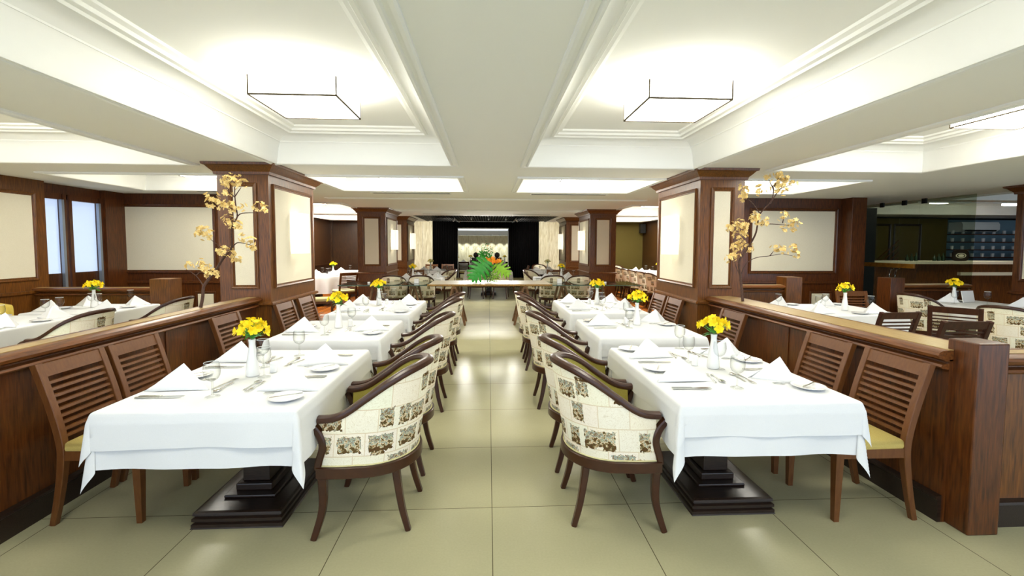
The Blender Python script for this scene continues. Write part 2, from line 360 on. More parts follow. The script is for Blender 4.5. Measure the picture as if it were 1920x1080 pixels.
# ---- pillars
def pillar(x0, x1, y0, y1, inner, label, front_rail=True, wood='wood_panel'):
    """inner = +1 when the inner face is at x1 (left row), -1 at x0"""
    t = thing('pillar', label, 'pillar', ((x0+x1)/2, y0, 0)); cx, cy = (x0+x1)/2, y0
    X0, X1, Y1 = x0-cx, x1-cx, y1-y0
    mb = MB().box(X0, X1, 0, Y1, 0, ZC); mb.obj('shaft', wood, t, smooth=False)
    # crown moulding
    R = []
    for d, z in [(.0, 2.235), (.022, 2.235), (.026, 2.262), (.034, 2.27), (.05, 2.285), (.078, 2.318), (.1, 2.325), (.104, 2.348)]:
        R.append([(X0-d, -d, z), (X1+d, -d, z), (X1+d, Y1+d, z), (X0-d, Y1+d, z)])
    MB().rings(R).obj('crown', wood, t, ang=20)
    R = []
    for d, z in [(.0, .858), (.02, .862), (.03, .872), (.03, .888), (.018, .9), (.0, .905)]:
        R.append([(X0-d, -d, z), (X1+d, -d, z), (X1+d, Y1+d, z), (X0-d, Y1+d, z)])
    MB().rings(R, True, False).obj('chair_rail', wood, t, ang=20)
    MB().box(X0-.012, X1+.012, -.012, Y1+.012, 0, .13).obj('plinth', wood, t, smooth=False, bevel=.004)
    for side, (f, a0, a1) in {'f': (wall_map('y-', 0), X0+.12, X1-.12), 'i': (wall_map('x+', X1) if inner > 0 else wall_map('x-', X0), .08, Y1-.08), 'o': (wall_map('x-', X0) if inner > 0 else wall_map('x+', X1), .08, Y1-.08)}.items():
        fm = frame_mb(f, a0, a1, 1.04, 2.15, .045).obj('panel_frame', wood, t, ang=20)
        tag(fabric_mb(f, a0+.04, a1-.04, 1.08, 2.11).obj('panel', 'panel_fabric', fm, smooth=False), 'cream fabric panel')
    return t
pillar(-2.82, -2.30, 4.95, 6.18, 1, 'dark wooden pillar with cream panels, nearest one left of the aisle')
pillar(2.32, 2.82, 4.95, 6.20, -1, 'dark wooden pillar with cream panels, nearest one right of the aisle')
pillar(-2.95, -2.32, 10.5, 11.8, 1, 'second wooden pillar left of the aisle, behind two print armchairs', wood='wood_panel')
pillar(2.34, 2.95, 10.5, 11.8, -1, 'second wooden pillar right of the aisle, behind two print armchairs', wood='wood_panel')
pillar(-2.95, -2.36, 13.4, 14.7, 1, 'third wooden pillar left, beside the pale marble wall')
pillar(2.28, 2.9, 13.4, 14.7, -1, 'third wooden pillar right, beside the pale marble wall')
pillar(7.25, 7.9, 4.9, 5.97, -1, 'wooden pillar cut by the right picture edge, in front of the bar', wood='wood_red')

# ---- sconces
def sconce(x, y, z, s, label):
    t = thing('wall_sconce', label, 'wall lamp', (x, y, z), 0, 'fluted wall lamps on the pillars')
    mb = MB(); d, hw, hh = .12, .12, .235
    pts = []
    n = 5
    def flute(p, q, k):
        out = []
        nx, ny = (q[1]-p[1]), -(q[0]-p[0]); l = math.hypot(nx, ny); nx, ny = nx/l, ny/l
        for i in range(k*4):
            u = i/(k*4); b = abs(math.sin(PI*u*k))*.009
            out.append((p[0]+(q[0]-p[0])*u+nx*b, p[1]+(q[1]-p[1])*u+ny*b))
        return out
    P = flute((0.005, -hw), (d, -hw), 3) + flute((d, -hw), (d, hw), 6) + flute((d, hw), (.005, hw), 3) + [(.005, hw)]
    mb.grid([[(s*a, b, zz) for a, b in P] for zz in (-hh, hh)])
    mb.obj('lamp_shade', 'sconce_shade', t, solid=.004, ang=50)
    MB().box(min(0, s*.012), max(0, s*.012), -.04, .04, -.06, .06).obj('back_plate', 'chrome', t, smooth=False)
    l = bpy.data.lights.new('bulb', 'POINT'); l.energy = 1.0; l.color = (1, .9, .74); l.shadow_soft_size = .02
    lo = bpy.data.objects.new('bulb', l); COL.objects.link(lo); lo.parent = t; lo.location = (s*.055, 0, 0)
    return t
sconce(-2.296, 5.57, 1.64, 1, 'lit fluted wall lamp on the nearest left pillar')
sconce(2.316, 5.60, 1.64, -1, 'lit fluted wall lamp on the nearest right pillar')
sconce(-2.316, 11.15, 1.64, 1, 'lit fluted wall lamp on the second left pillar')
sconce(2.336, 11.15, 1.64, -1, 'lit fluted wall lamp on the second right pillar')
sconce(-2.356, 14.05, 1.64, 1, 'lit fluted wall lamp on the third left pillar, next to the marble wall')
sconce(2.276, 14.05, 1.64, -1, 'lit fluted wall lamp on the third right pillar, next to the marble wall')

# ---- ceiling lamps
def mk_lamp(shade='lamp_shade'):
    t = thing('ceiling_lamp', 'x', 'ceiling lamp'); h = .275
    R = [[(-h*k, -h*k, z), (h*k, -h*k, z), (h*k, h*k, z), (-h*k, h*k, z)] for k, z in ((.97, 0), (1, 0), (1, .12))]
    MB().rings(R, True, False).add(R[0], [(0, 1, 2, 3)]).obj('lamp_shade', shade, t, smooth=False); sh = bpy.context.scene.objects[-1] if False else t.children[0]
    mb = MB()
    for a in ((-h, -h), (h, -h), (h, h), (-h, h)): mb.box(a[0]-.004, a[0]+.004, a[1]-.004, a[1]+.004, 0, .12)
    e = .005; mb.box(-h, h, -h-e, -h+e, -e, e).box(-h, h, h-e, h+e, -e, e).box(-h-e, -h+e, -h, h, -e, e).box(h-e, h+e, -h, h, -e, e)
    mb.obj('frame', 'lamp_frame', sh, smooth=False)
    MB().box(-.09, .09, -.09, .09, .12, .19).obj('mount', 'white_plastic', t, smooth=False)
    return Proto(t)
LAMP = mk_lamp(); LAMP2 = mk_lamp('lamp_shade_far'); G = 'square box lamps on the ceiling'
for x, y, lb in [(-1.25, 3.32, 'glowing square ceiling lamp in the big coffer left of the aisle'), (1.31, 3.24, 'glowing square ceiling lamp in the big coffer right of the aisle'),
                 (3.98, 3.28, 'glowing square ceiling lamp cut by the right picture edge'), (-4.15, 3.3, 'square ceiling lamp over the left side tables'),
                 (-1.27, 6.5, 'square ceiling lamp in the second coffer left of the aisle'), (1.33, 6.52, 'square ceiling lamp in the second coffer right of the aisle'),
                 (-4.0, 6.5, 'square ceiling lamp in the coffer behind the left blossom branch'), (3.95, 6.35, 'square ceiling lamp in the coffer behind the right blossom branch'),
                 (-4.1, 10.8, 'square ceiling lamp over the back left tables'), (4.0, 10.8, 'square ceiling lamp over the back right tables'),
                 (-4.45, 14.0, 'farthest square ceiling lamp on the left, by the dark wood wall'), (4.4, 14.0, 'farthest square ceiling lamp on the right, by the olive wall'),
                 (-1.25, .6, 'square ceiling lamp behind the viewer, left coffer'), (1.31, .6, 'square ceiling lamp behind the viewer, right coffer')]:
    o = (LAMP2 if y > 9 or (abs(x) > 3 and y < 5) else LAMP).put((x, y, 2.46), 0, lb, G)
    if y > 5:
        l = bpy.data.lights.new('tube', 'AREA'); l.energy = 7 if y < 9 else 30; l.size = .5; l.color = (1, .97, .9)  # extra downward light added below the shade to brighten the floor
        lo = bpy.data.objects.new('tube', l); COL.objects.link(lo); lo.parent = o; lo.location = (0, 0, -.01)

for x, y, lb in ((9.6, 9.3, 'left one'), (11.6, 9.6, 'right one'), (13.6, 11.3, 'by the shelves')): LAMP2.put((x, y, 2.44), 0, 'added small square ceiling lamp over the bar, '+lb, G, .5)  # lamps added only to brighten the bar room
# ---- left side walls
# pier with a tall cream panel at the far left
t = thing('wall_pier', 'wooden wall pier with a tall cream panel at the left picture edge', 'wall pier', (-5.95, 5.0, 0))
MB().box(-.25, 0, -4.5, 1.5, 0, ZC).obj('body', 'wood_panel', t, smooth=False)
f = wall_map('x+', 0)
for a0, a1 in ((.4, 1.36), (-1.6, -.2)):
    fm = frame_mb(f, a0, a1, 1.03, 2.18, .05).obj('panel_frame', 'wood_panel', t, ang=20); tag(fabric_mb(f, a0+.045, a1-.045, 1.075, 2.135).obj('panel', 'panel_fabric', fm, smooth=False), 'cream fabric panel')
MB().box(0, .03, -4.5, 1.5, .86, .9).obj('chair_rail', 'wood_panel', t, smooth=False, bevel=.005)
# windows with blinds between pier and far corner
struct('wall_left', MB().box(-6.25, -6.1, 6.5, 8.0, 0, .72).box(-6.25, -6.1, 6.5, 8.0, 2.22, ZC).box(-6.25, -6.02, 7.56, 8.0, 0, ZC), 'wood_red', smooth=False)
for i, (y0, y1) in enumerate(((6.5, 6.94), (6.98, 7.56))):
    wf = struct('window_%d' % (i+1), MB().box(-6.14, -6.08, y0, y1, .72, .80).box(-6.14, -6.08, y0, y1, 2.14, 2.22).box(-6.14, -6.06, y0, y0+.05, .72, 2.22).box(-6.14, -6.06, y1-.05, y1, .72, 2.22).box(-6.13, -6.1, y0, y1, .8, 1.09), 'wood_red', smooth=False)
    MB().box(-6.15, -6.14, y0+.04, y1-.04, 1.09, 2.2).obj('blind', 'window_blind', wf, smooth=False)
    MB().box(-6.09, -6.05, y1-.085, y1-.045, .8, 2.14).obj('rail', 'grey_metal', wf, smooth=False)
    MB().box(-6.1, -6.095, y0+.05, y1-.05, .8, 2.14).obj('pane', 'clear_pane', wf, smooth=False)
# framed wall facing us, left
def facing_wall(name, x0, x1, y, px0, px1, low):
    w_ = struct(name, MB().box(x0, x1, y, y+.15, 0, ZC), 'wood_red', smooth=False)
    f = wall_map('y-', y)
    MB().box(x0, x1, y-.03, y, .86, .9).box(x0, x1, y-.02, y, 0, .12).obj('chair_rail', 'wood_red', w_, smooth=False, bevel=.005)
    frame_mb(f, px0-.05, px1+.05, 1.03, 2.18, .055, .03).obj('panel_frame', 'wood_red', w_, ang=20)
    tag(fabric_mb(f, px0, px1, 1.08, 2.13).obj('panel', 'panel_fabric', w_, smooth=False), 'wide cream fabric panel')
    frame_mb(f, low[0]-.04, low[1]+.04, .22, .72, .045, .02).obj('panel_frame', 'wood_red', w_, ang=20)
    fabric_mb(f, low[0], low[1], .26, .68).obj('panel', 'panel_fabric', w_, smooth=False)
facing_wall('wall_front_left', -6.25, -3.35, 7.95, -6.09, -4.62, (-4.9, -4.64))
facing_wall('wall_front_right', 3.2, 6.2, 7.8, 4.6, 6.09, (5.72, 6.05))
struct('wall_left', MB().box(-3.5, -3.35, 8.1, 8.3, 0, ZC), 'wood_panel', smooth=False)
# back left / right dining rooms
struct('wall_back_left', MB().box(-5.35, -2.98, 15.9, 16.1, 0, ZC), 'wood_dark', smooth=False)
struct('wall_left', MB().box(-5.5, -5.35, 8.1, 16.1, 0, ZC).box(-5.35, -5.29, 15.84, 15.9, 0, ZC).box(-5.35, -5.32, 8.1, 15.9, .86, .9), 'wood_dark', smooth=False)
struct('wall_back_right', MB().box(2.85, 5.45, 15.9, 16.1, 0, ZC), 'olive_wall', smooth=False)
struct('wall_right', MB().box(5.42, 5.6, 7.95, 16.1, 0, ZC), 'wood_dark', smooth=False)
tag(MB().box(-.09, .09, -.1, .1, -.16, .16).obj('loudspeaker', 'black', bevel=.01), 'small black loudspeaker high in the corner by the olive wall', 'loudspeaker').location = (5.3, 15.6, 2.12)
# marble end walls either side of the passage
for x0, x1, nm in ((-3.0, -1.97, 'wall_back_left'), (1.79, 2.86, 'wall_back_right')):
    mb = MB(); n = 3
    for k in range(n):
        a = x0+(x1-x0)*k/n; b = x0+(x1-x0)*(k+1)/n; mb.box(a+.004, b-.004, 16.2, 16.3, 0, ZC+.1)
    mb.box(x0, x1, 16.22, 16.35, 0, ZC+.1)
    struct(nm, mb, 'marble', smooth=False)
for x, sx, lb in ((-1.05, -1, 'aimed at the left marble wall'), (.85, 1, 'aimed at the right marble wall')):  # spotlights added to brighten the marble walls
    t = thing('track_spotlight', 'added track spotlight under the black grille, '+lb, 'spotlight', (x, 14.3, 2.33), 0, 'track spotlights')
    MB().tube([(0, 0, 0), (0, .0, -.03), (sx*.05, .07, -.06)], .022, 10).obj('housing', 'white_plastic', t)
    l = bpy.data.lights.new('beam', 'SPOT'); l.energy = 75; l.spot_size = 1.6; l.spot_blend = .8; l.color = (1, .96, .86); l.shadow_soft_size = .04
    lo = bpy.data.objects.new('beam', l); COL.objects.link(lo); lo.parent = t; lo.location = (sx*.06, .09, -.07)
    lo.rotation_euler = Vector((sx*1.25, 1.9, -.9)).to_track_quat('-Z', 'Y').to_euler()
for k, x in enumerate((-.5, 0.0, .5)):  # outer two are invented; all three are aimed to brighten the aisle floor
    t = thing('track_spotlight', 'small spotlight in the middle under the black grille, '+['left', 'centre', 'right'][k]+' of three', 'spotlight', (x, 13.5, 2.33), 0, 'track spotlights')
    MB().tube([(0, 0, 0), (0, .0, -.03), (0, -.07, -.06)], .022, 10).obj('housing', 'white_plastic', t)
    l = bpy.data.lights.new('beam', 'SPOT'); l.energy = 110; l.spot_size = 1.9; l.spot_blend = 1; l.color = (1, .97, .9); l.shadow_soft_size = .3
    lo = bpy.data.objects.new('beam', l); COL.objects.link(lo); lo.parent = t; lo.location = (0, -.09, -.07)
    lo.rotation_euler = Vector((x*1.6, -2.6, -1.6)).to_track_quat('-Z', 'Y').to_euler()
# curtains
def curtain(x0, x1, y, z0, z1, label, amp=.05, k=14):
    P = []
    for z in (z0, (z0+z1)/2, z1):
        row = []
        for i in range(k*10+1):
            u = i/(k*10); row.append((x0+(x1-x0)*u, y+amp*math.sin(2*PI*k*u)+.015*math.sin(7*u+z), z))
        P.append(row)
    return tag(MB().grid(P).obj('curtain', 'curtain', solid=.008), label, 'curtain', 'black curtains of the back passage')
curtain(-1.97, -1.12, 16.6, .0, 2.44, 'tall black curtain left of the back opening')
curtain(.74, 1.79, 16.6, .0, 2.44, 'tall black curtain right of the back opening')
curtain(-1.97, 1.79, 16.75, 2.16, 2.5, 'black valance strip across the top of the back opening', .03, 24)
struct('trim_2', MB().box(-1.14, -1.11, 16.85, 16.9, 0, 2.16).box(.71, .74, 16.85, 16.9, 0, 2.16).box(-1.14, .74, 16.85, 16.9, 2.16, 2.18), 'plaster_trim', smooth=False)
struct('wall_back_left', MB().box(-5.5, -1.14, 16.9, 17.0, 0, 2.6), 'black', smooth=False)
struct('wall_back_right', MB().box(.74, 5.5, 16.9, 17.0, 0, 2.6), 'black', smooth=False)
# curved marble wall of the last room
P = []; C2 = []
for z in (0, 2.06): P.append([(-.1+6.5*math.sin(a), 18.5+6.2*math.cos(a), z) for a in [(-.9+1.8*i/40) for i in range(41)]])
struct('wall_back', MB().grid(P), 'marble')
for d, z in ((0.02, 2.06), (.3, 2.06), (.3, 2.3), (0.02, 2.34)): C2.append([(-.1+(6.5-d)*math.sin(a), 18.5+(6.2-d)*math.cos(a), z) for a in [(-.9+1.8*i/40) for i in range(41)]])
struct('trim_3', MB().grid(C2), 'plaster_trim')
struct('wall_back', MB().box(-5.8, -5.6, 17, 24, 0, 2.6).box(5.4, 5.6, 17, 24, 0, 2.6), 'marble', smooth=False)
for k in range(8):
    a = -.245+.072*k; x, y = -.1+6.0*math.sin(a), 18.5+5.78*math.cos(a)
    t = thing('spotlight', 'small ceiling spotlight washing the far curved marble wall, number not told apart', 'spotlight', (x, y, 2.10), 0, 'spotlights along the far curved wall')
    t['label'] = 'small spotlight in the cornice washing the far curved marble wall'
    MB().lathe([(.0, -.02), (.03, -.02), (.035, -.005), (.04, -.04), (.045, -.04), (.045, 0)], 12).obj('housing', 'white_plastic', t)
    l = bpy.data.lights.new('beam', 'SPOT'); l.energy = 24; l.spot_size = 1.0; l.spot_blend = .6; l.color = (.95, 1, .92); l.shadow_soft_size = .03
    lo = bpy.data.objects.new('beam', l); COL.objects.link(lo); lo.parent = t; lo.location = (0, 0, -.05); lo.rotation_euler = (.35, 0, 0)
for x, y, n_ in ((-2.6, 19.5, 'left'), (2.5, 19.5, 'right'), (-2.4, 21.5, 'rear left'), (2.3, 21.5, 'rear right')):
    LAMP.put((x, y, 2.23), 0, 'square ceiling lamp in the last room behind the curtains, '+n_, G, .7)

# ---- low partitions
def partition(name_lb, M, L_, width, post0, post1, wood, ledge='wood_ledge', h=.95, cap_over=.045):
    """local: runs along +y from 0 to L_, face at x=0 looking +x, body goes to -x by width"""
    t = thing('low_partition', name_lb, 'partition'); t.matrix_world = M
    bd = MB().box(-width+.02, -.02, 0, L_, 0, h-.05).obj('body', wood, t, smooth=False)
    mb = MB()   # framed faces
    for s in (1, -1):
        fx = wall_map('x+', -.02) if s > 0 else wall_map('x-', -width+.02)
        n = max(2, round(L_/1.3))
        for k in range(n):
            if k: xx = -.02 if s > 0 else -width+.012; mb.box(xx, xx+.008, L_*k/n-.02, L_*k/n+.02, .14, h-.1)
    mb.obj('panel_moulding', wood, bd, ang=20)
    sec = [(0, .0), (.0, -.0), (.012, -.035), (-.005, -.045), (-.02, -.05)]
    def strip(prof, nm, m_):
        b = MB()
        R = [[(x, 0, z) for x, z in prof], [(x, L_, z) for x, z in prof]]
        b.rings(R, True, True); return b.obj(nm, m_, t, ang=30, smooth=True)
    co = cap_over
    strip([(-width, h-.045), (-width-co*.5, h-.04), (-width-co, h-.022), (-width-co*.6, h-.002), (-width+.02, h), (-.02, h), (co*.4, h-.002), (co*.85, h-.012), (co, h-.028), (co*.8, h-.045), (co*.3, h-.052), (0, h-.06)], 'cap_rail', 'wood_rail')
    strip([(-width+.03, h), (-.015, h), (-.015, h+.004), (-width+.03, h+.004)], 'ledge', ledge)
    strip([(-.02, h-.105), (.018, h-.1), (.026, h-.09), (.02, h-.078), (-.02, h-.072)], 'moulding', 'wood_rail')
    strip([(-.02, 0), (.0, 0), (.0, .12), (.012, .128), (.01, .142), (-.02, .15)], 'plinth', 'wood_base')
    for p in (post0, post1):
        if p is not None:
            y, a, b, hh = p; MB().box(-b/2-width/2, b/2-width/2, y-a/2-.01, y+a/2+.01, 0, hh).obj('post', wood, t, smooth=False, bevel=.006)
    return t
# left rail: body from x=-2.44 to -2.57, mirrored so that its face looks at the aisle
M = Matrix.Translation((-2.44, .9, 0))
partition('long low wooden partition with a pale ledge along the left slat chairs', M, 4.05, .14, None, None, 'wood_red')
M = Matrix.Translation((2.45, 4.95, 0)) @ Matrix.Rotation(PI, 4, 'Z')
partition('long low wooden partition with a pale ledge along the right slat chairs', M, 2.65, .28, None, None, 'wood_red')
t = tag(MB().box(-.085, .085, -.08, .08, 0, 1.012).obj('newel_post', 'wood_red', smooth=False, bevel=.008), 'stout square wooden post ending the right partition, right picture edge', 'post'); t.location = (2.575, 2.255, 0)
M = Matrix.Translation((2.665, 2.24, 0)) @ Matrix.Rotation(-PI/2, 4, 'Z')
partition('low wooden partition running right from the stout post, right picture edge', M, 1.6, .12, None, None, 'wood_panel', h=.94)
# cross partitions in the wings (face towards us)
M = Matrix.Translation((-5.95, 6.3, 0)) @ Matrix.Rotation(-PI/2, 4, 'Z')
partition('low partition with square post behind the left side tables', M, 1.5, .12, None, (1.62, .24, .24, 1.05), 'wood_panel', h=.93)
M = Matrix.Translation((2.86, 6.5, 0)) @ Matrix.Rotation(-PI/2, 4, 'Z')
partition('low partition with square post below the right wide cream panel', M, 1.5, .12, None, (1.6, .22, .24, 1.06), 'wood_panel', h=.94)
M = Matrix.Translation((5.95, 6.5, 0)) @ Matrix.Rotation(-PI/2, 4, 'Z')
partition('low partition with square post in front of the bar', M, 1.28, .14, (.1, .2, .24, 1.05), None, 'wood_red', h=.95)
# full-height post beside the glass wall
tag(MB().box(6.2, 6.46, 7.55, 7.95, 0, ZC).obj('column', 'wood_red', smooth=False, bevel=.006), 'narrow full height wooden column between right cream panel and glass wall', 'column')

# ---- banquette on the left
t = thing('banquette', 'yellow upholstered banquette along the left wall', 'sofa', (-5.9, 3.2, 0))
def soft(x0, x1, y0, y1, z0, z1, r):
    mb = MB(); R = []
    for k in range(13):
        u = k/12; y = y0+(y1-y0)*u; e = min(u, 1-u)*(y1-y0); q = min(1, e/r); s_ = math.sqrt(max(0, 1-(1-q)**2)) if q < 1 else 1
        y = y
        row = []
        for i in range(24):
            a = 2*PI*i/24; cx, cz = (x0+x1)/2, (z0+z1)/2; hx, hz = (x1-x0)/2, (z1-z0)/2
            f_ = lambda v: math.copysign(abs(v)**.35, v)
            zz = cz+hz*f_(math.sin(a)); zz = z0+(zz-z0)*(.72+.28*s_)
            row.append((cx+hx*f_(math.cos(a))*(.8+.2*s_), y, zz))
        R.append(row)
    return mb.rings(R)
soft(0, .16, -2.6, 2.62, .44, .90, .25).obj('backrest', 'vinyl', t)
soft(.1, .62, -2.6, 2.62, .25, .46, .1).obj('seat', 'vinyl', t)
MB().box(0.02, .56, -2.6, 2.58, 0, .26).obj('base', 'wood_red', t, smooth=False)

# ---- glass wall and bar on the right
ysg = [9.45, 8.95, 8.5, 8.03, 7.65, 6.72]
for i in range(5):
    y1, y0 = ysg[i], ysg[i+1]
    pane = struct('window_%d' % (i+3), MB().box(7.495, 7.505, y0+.004, y1-.004, .02, 2.33), 'pane_glass', smooth=False)
    MB().box(7.485, 7.515, y1-.12, y1-.04, 2.26, 2.345).obj('patch_fitting', 'black', pane, smooth=False)
    if i in (2, 3):
        yy = y0+.06 if i == 2 else y1-.06
        MB().tube([(7.49, yy, .7), (7.43, yy, .74), (7.41, yy, .85), (7.41, yy, 1.0), (7.43, yy, 1.08), (7.49, yy, 1.12)], .012, 8).obj('handle', 'chrome', pane)
tag(MB().box(7.45, 7.485, 7.66, 9.44, 1.13, 1.21).obj('bar_rail', 'vinyl', smooth=False, bevel=.005), 'amber wooden band across the glass doors', 'door rail')
MATS['bar_band'] = noisy(mat('bar_band', (168, 112, 30), .5), (140, 90, 24), (176, 118, 36), (3, 3, 3), 5, 4)
bpy.data.objects['bar_rail'].data.materials[0] = MATS['bar_band']
struct('wall_right', MB().box(8.35, 15.8, 12.6, 12.8, 0, ZC).box(15.6, 15.8, -2.5, 12.6, 0, ZC).box(6.3, 8.4, 9.55, 9.65, 0, ZC), 'black', smooth=False)
t = thing('bar_counter', 'bar counter with cream top behind the glass wall', 'counter', (8.0, 10.0, 0))
MB().box(0, 7.2, .1, .7, 0, 1.12).obj('body', 'wood_panel', t, smooth=False)
MB().box(-.1, 7.3, 0, .8, 1.12, 1.185).obj('worktop', 'panel_fabric', t, smooth=False, bevel=.006)
MB().box(2.9, 7.0, .02, .1, .86, .93).obj('shelf', 'panel_fabric', t, smooth=False)
t = thing('wall_cabinet', 'dark wooden back cabinets behind the bar, lattice on one door', 'cabinet', (8.4, 12.1, 0))
MB().box(0, 4.3, 0, .5, 0, 2.3).obj('body', 'olive_wall', t, smooth=False)
for k in range(4): frame_mb(wall_map('y-', 0), .1+k*.88, .9+k*.88, .2, 2.15, .06, .03).obj('door', 'wood_base', t, ang=20)
mb = MB()
for k in range(4):
    mb.sweep([(2.0+k*.2, -.02, .9), (2.9-(.0), -.02, .9+.8*(1-k*.2))], [(-.012, -.01), (.012, -.01), (.012, .01), (-.012, .01)])
mb.obj('lattice', 'wood_panel', t, smooth=False)
t = thing('shelf_unit', 'blue open shelves of glassware behind the bar', 'shelf', (13.05, 12.2, 0))
MB().box(0, 2.3, .38, .4, 1.1, 2.3).obj('back_panel', 'cabinet_blue', t, smooth=False)
SH = [1.25, 1.46, 1.68, 1.90]
for z in SH: MB().box(0, 2.3, 0, .38, z-.035, z-.01).obj('shelf', 'wood_red', t, smooth=False)
gl0 = tag(MB().lathe([(.03, 0), (.035, .005), (.04, .10), (.038, .10), (.032, .01)], 10).obj('bar_glass', 'white_plastic'), 'x', 'glass')
first = True
for i, z in enumerate(SH):
    for k in range(7):
        lb = 'upturned tumbler on the %s shelf of the bar' % ['lowest', 'second lowest', 'second highest', 'highest'][i]
        if first: o = gl0; first = False
        else: o = gl0.copy(); COL.objects.link(o)
        o.location = (13.18+k*.31, 12.4, z-.01); o['label'] = lb; o['group'] = 'tumblers on the %s bar shelf' % ['lowest', 'second lowest', 'second highest', 'highest'][i]
t = thing('air_conditioner', 'white split air conditioner above the bar shelves', 'air conditioner', (13.75, 12.35, 1.95))
R = [[(x, y, z) for y, z in [(0.2, 0), (-.12, .0), (-.2, .06), (-.2, .2), (-.16, .27), (.2, .27)]] for x in (-.55, .55)]
MB().rings(R).obj('body', 'white_plastic', t)
MB().box(-.45, .45, -.206, -.15, .012, .05).obj('air_outlet', 'black', t, smooth=False)
t = thing('plaque', 'dark rounded plaque with an oval emblem on the bar counter', 'plaque', (11.08, 10.2, 1.185))
pts = [(.2*math.cos(a)*(1 if abs(math.cos(a)) < .9 else .95), .13+.13*math.sin(a)) for a in [2*PI*k/24 for k in range(24)]]
sq = lambda v: math.copysign(abs(v)**.5, v)
MB().rings([[(.2*sq(math.cos(2*PI*k/24)), y, .13+.13*sq(math.sin(2*PI*k/24))) for k in range(24)] for y in (0, .03)]).obj('board', 'wood_base', t)
for r, mm_, yy in ((1, 'panel_fabric', -.002), (.8, 'wood_base', -.004), (.55, 'panel_fabric', -.006)):
    MB().rings([[(.13*r*math.cos(2*PI*k/24), y, .13+.06*r*math.sin(2*PI*k/24)) for k in range(24)] for y in (yy, .0)]).obj('emblem', mm_, t)
for k in range(6):
    b_ = MB().lathe([(0, 0), (.035, 0), (.035, .12), (.012, .17), (.012, .24), (0, .24)], 12).obj('bottle', 'bottle')
    b_.location = (9.9+k*.11+(.35 if k > 2 else 0), 10.35, 1.185); b_.scale = (1, 1, .6+.1*(k % 3))
    tag(b_, 'small dark bottle standing on the bar counter left of the plaque', 'bottle', 'dark bottles on the bar counter')
# blossom branch outlines in metres (x, z) and cluster radii
BRL= [[(-2.508, 0.942), (-2.5, 1.051), (-2.499, 1.136), (-2.456, 1.214), (-2.398, 1.298), (-2.34, 1.377), (-2.25, 1.461), (-2.224, 1.545), (-2.216, 1.617), (-2.191, 1.676), (-2.142, 1.742), (-2.146, 1.82), (-2.151, 1.909), (-2.152, 1.992)], [(-2.499, 1.136), (-2.56, 1.232), (-2.633, 1.286)], [(-2.56, 1.232), (-2.53, 1.262), (-2.484, 1.244)], [(-2.334, 1.389), (-2.338, 1.449), (-2.371, 1.496), (-2.461, 1.568)], [(-2.226, 1.485), (-2.172, 1.521), (-2.102, 1.515), (-2.027, 1.498)], [(-2.191, 1.676), (-2.212, 1.736)], [(-2.142, 1.742), (-2.095, 1.772), (-1.972, 1.777)], [(-2.155, 1.909), (-2.206, 1.956)], [(-2.149, 1.915), (-2.1, 1.992)]]
CLL= [(-2.621, 1.318, 0.031), (-2.539, 1.334, 0.037), (-2.499, 1.304, 0.037), (-2.443, 1.262, 0.05), (-2.355, 1.46, 0.035), (-2.297, 1.455, 0.043), (-2.251, 1.431, 0.027), (-2.506, 1.609, 0.056), (-2.443, 1.592, 0.035), (-2.212, 1.367, 0.037), (-2.101, 1.569, 0.037), (-2.038, 1.522, 0.037), (-2.027, 1.474, 0.019), (-2.236, 1.706, 0.047), (-2.168, 1.677, 0.043), (-2.116, 1.659, 0.025), (-2.37, 1.877, 0.056), (-2.284, 1.848, 0.035), (-2.197, 1.843, 0.043), (-2.116, 1.834, 0.037), (-2.181, 1.802, 0.019), (-1.971, 1.833, 0.037), (-1.913, 1.804, 0.027), (-2.214, 2.056, 0.05), (-2.245, 1.991, 0.05), (-2.138, 2.068, 0.031), (-2.088, 2.022, 0.043), (-2.169, 2.009, 0.031)]
BRR= [[(2.551, 0.945), (2.55, 1.071), (2.546, 1.203), (2.534, 1.349), (2.588, 1.432), (2.648, 1.542), (2.68, 1.639), (2.684, 1.721), (2.688, 1.824), (2.768, 1.941), (2.786, 2.036), (2.777, 2.104)], [(2.546, 1.203), (2.592, 1.3), (2.654, 1.363), (2.731, 1.397), (2.831, 1.411), (2.93, 1.432), (3.024, 1.412)], [(2.831, 1.411), (2.857, 1.46)], [(2.546, 1.203), (2.5, 1.293), (2.483, 1.362)], [(2.769, 1.927), (2.835, 2.051), (2.905, 2.092), (2.989, 2.107)], [(2.695, 1.824), (2.598, 1.953), (2.534, 1.973)], [(2.785, 2.064), (2.732, 2.158)], [(2.791, 2.091), (2.844, 2.2)], [(2.684, 1.728), (2.783, 1.729), (2.89, 1.722), (2.991, 1.709)], [(2.897, 1.736), (2.902, 1.798)]]
CLR= [(2.724, 2.192, 0.038), (2.85, 2.214, 0.04), (2.901, 2.174, 0.04), (2.988, 2.127, 0.034), (2.833, 2.105, 0.054), (2.893, 2.031, 0.03), (2.545, 2.061, 0.054), (2.519, 2.0, 0.04), (2.665, 2.049, 0.043), (2.675, 1.783, 0.061), (2.451, 1.706, 0.054), (2.549, 1.734, 0.054), (2.558, 1.679, 0.047), (2.511, 1.61, 0.034), (2.582, 1.611, 0.034), (2.74, 1.749, 0.04), (2.894, 1.812, 0.04), (2.99, 1.737, 0.047), (3.02, 1.695, 0.034), (2.907, 1.667, 0.03), (2.562, 1.549, 0.047), (2.65, 1.487, 0.047), (2.501, 1.486, 0.054), (2.475, 1.417, 0.047), (2.391, 1.383, 0.027), (2.871, 1.488, 0.043), (2.929, 1.46, 0.038), (3.028, 1.488, 0.043), (3.052, 1.433, 0.03)]
